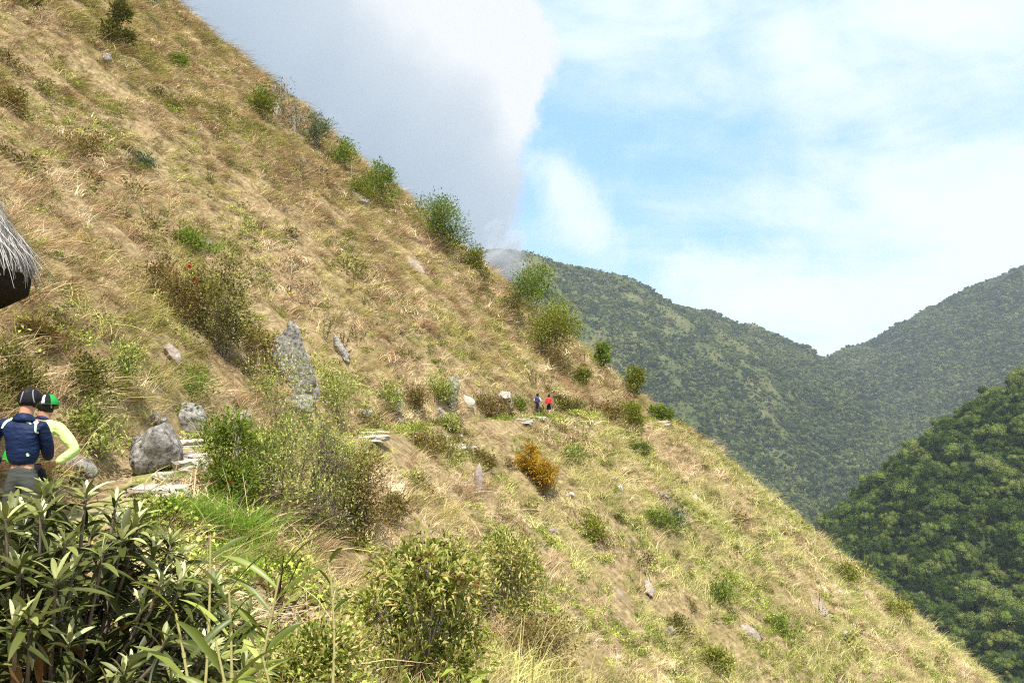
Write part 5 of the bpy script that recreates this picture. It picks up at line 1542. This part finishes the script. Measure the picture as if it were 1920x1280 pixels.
# two hikers far along the trail
def far_hiker(px, py, Y, hpx, label, shirt, legs, leg_bare, packm, packlab, off, seed, gait=0.12, rz=-0.25):
    p = Vector((at(px, py, Y).x, Y, 0)); p.z = float(H(p.x, p.y)) + 0.03
    s_ = hpx * Y / FPX / 1.70
    J = joints(dict(knL=(-.10, .02 + gait, .50), anL=(-.10, gait * 0.6, .10), toL=(-.11, gait * 0.6 + .14, .05),
                    knR=(.10, .06 - gait * .4, .49), anR=(.10, -gait, .11), toR=(.11, .10 - gait, .04),
                    elL=(-.26, -.05, 1.14), wrL=(-.25, .10, .95), haL=(-.24, .15, .90), elR=(.27, .0, 1.14), wrR=(.25, .16, 1.0), haR=(.24, .22, .97)))
    root = empty('person', p, rz); root.scale = (s_,) * 3; tag(root, label, 'person', 'distant hikers on the trail')
    b = body_part('body', J, BK, 0, M['skin_pale'], root, 'pelvis', radmod=RADB)
    join_into(b, face_and_fingers(J, root, M['skin_pale'], None, True, 0.3), 'body_x')
    sh = body_part('shirt', J, ['pelvis', 'waist', 'chest', 'upper', 'shL', 'elL', 'shR', 'elR'], .014, shirt, root, 'pelvis')
    low = ['waist', 'pelvis', 'hiL', 'knL', 'hiR', 'knR'] if leg_bare else LOW
    body_part('shorts' if leg_bare else 'trousers', J, low, .018, legs, root, 'pelvis', radmod=dict(waist=(.10, .08)))
    shoes(root, J, M['black_cloth'])
    hair_shell(J, root, .105, .120, .130)
    # the pack on the back is a thing of its own
    c, s2 = math.cos(rz), math.sin(rz)
    bp_ = empty('backpack', p + Vector((0, 0, 1.0 * s_)), rz); bp_.scale = (s_,) * 3
    tag(bp_, packlab, 'backpack', 'backpacks of the distant hikers')
    skin_mesh('bag', [(0, -.22, -.02), (0, -.24, .18), (0, -.22, .40), (0, -.20, .47)], [(0, 1), (1, 2), (2, 3)], [(.19, .12), (.215, .14), (.20, .13), (.14, .10)], packm, bp_, 2)
    skin_mesh('pocket', [(0, -.34, .02), (0, -.35, .16)], [(0, 1)], [(.10, .05), (.10, .05)], M['black_cloth'] if packm is M['blue_pack'] else packm, bp_, 2)
    for e_ in (-1, 1):
        mb = MB(); mb.tube([(e_ * .09, -.13, .40), (e_ * .11, -.05, .50), (e_ * .11, .08, .44), (e_ * .13, .13, .28), (e_ * .14, .02, .10), (e_ * .10, -.14, .05)], .018, .016, 6)
        link('strap', mb.mesh('strap', M['black_cloth'], True), bp_)
far_hiker(1008, 778, 62.0, 41, 'distant person in a pale shirt and dark trousers carrying a navy backpack', M['white_cloth'], M['grey_trousers'], False, M['blue_pack'], 'navy backpack worn by the left one of the distant hikers', 0, 1)
far_hiker(1029, 780, 61.5, 40, 'distant person in a red top and dark shorts carrying a red backpack', M['red_pack'], M['black_cloth'], True, M['red_pack'], 'red backpack worn by the right one of the distant hikers', 0, 2, 0.16)

# ------------------------------------------------------------------ air
hm, t, out = new_mat('air_haze')
pv = t.node('ShaderNodeVolumePrincipled')
pv.inputs['Color'].default_value = (0.80, 0.90, 1.0, 1)
pv.inputs['Density'].default_value = 0.00008
pv.inputs['Anisotropy'].default_value = 0.0
t.l.new(pv.outputs[0], out.inputs['Volume'])
mb = MB()
x0, x1, y0, y1, z0, z1 = -2000, 3700, -120, 3700, -433, 400
mb.add([(x0, y0, z0), (x1, y0, z0), (x1, y1, z0), (x0, y1, z0), (x0, y0, z1), (x1, y0, z1), (x1, y1, z1), (x0, y1, z1)],
       [[3, 2, 1, 0], [4, 5, 6, 7], [0, 1, 5, 4], [1, 2, 6, 5], [2, 3, 7, 6], [3, 0, 4, 7]])
hz = link('haze', mb.mesh('haze', hm))
tag(hz, 'thin bluish mountain air', 'haze', kind='stuff')

# ------------------------------------------------------------------ cloud spilling over the far peak
def mist(px, py, wpx, hpx, D, dens, label, seed):
    c = at(px, py, D); k = D / FPX; a, b = wpx * k / 2, hpx * k / 2
    m, t, out = new_mat('cloud_mist')
    tc_ = t.node('ShaderNodeTexCoord'); P = tc_.outputs['Object']
    rad = t.node('ShaderNodeVectorMath', operation='LENGTH'); t.put(rad.inputs[0], P)
    n_ = t.noise(t.vmath('ADD', P, (seed, 0, 0)), 2.0, 5, 0.65, 0.4)
    f = t.math('SUBTRACT', t.math('ADD', 0.62, t.math('MULTIPLY', t.math('SUBTRACT', n_, 0.5), 2.6)), t.math('MULTIPLY', rad.outputs['Value'], 0.85), clamp=True)
    pv = t.node('ShaderNodeVolumePrincipled'); pv.inputs['Color'].default_value = (0.97, 0.98, 1, 1); pv.inputs['Anisotropy'].default_value = 0.1
    t.put(pv.inputs['Density'], t.math('MULTIPLY', f, dens)); t.l.new(pv.outputs[0], out.inputs['Volume'])
    import bmesh
    bm = bmesh.new(); bmesh.ops.create_icosphere(bm, subdivisions=3, radius=1.0)
    me = bpy.data.meshes.new('mist'); bm.to_mesh(me); bm.free(); me.materials.append(m)
    o = link('mist', me, None, c); o.scale = (a, a * 0.7, b); o.rotation_euler = (0, 0.25, 0)
    tag(o, label, 'cloud', kind='stuff')
mist(944, 484, 130, 170, 1950, 0.075, 'pale cloud and mist spilling over the far peak', 3.0)
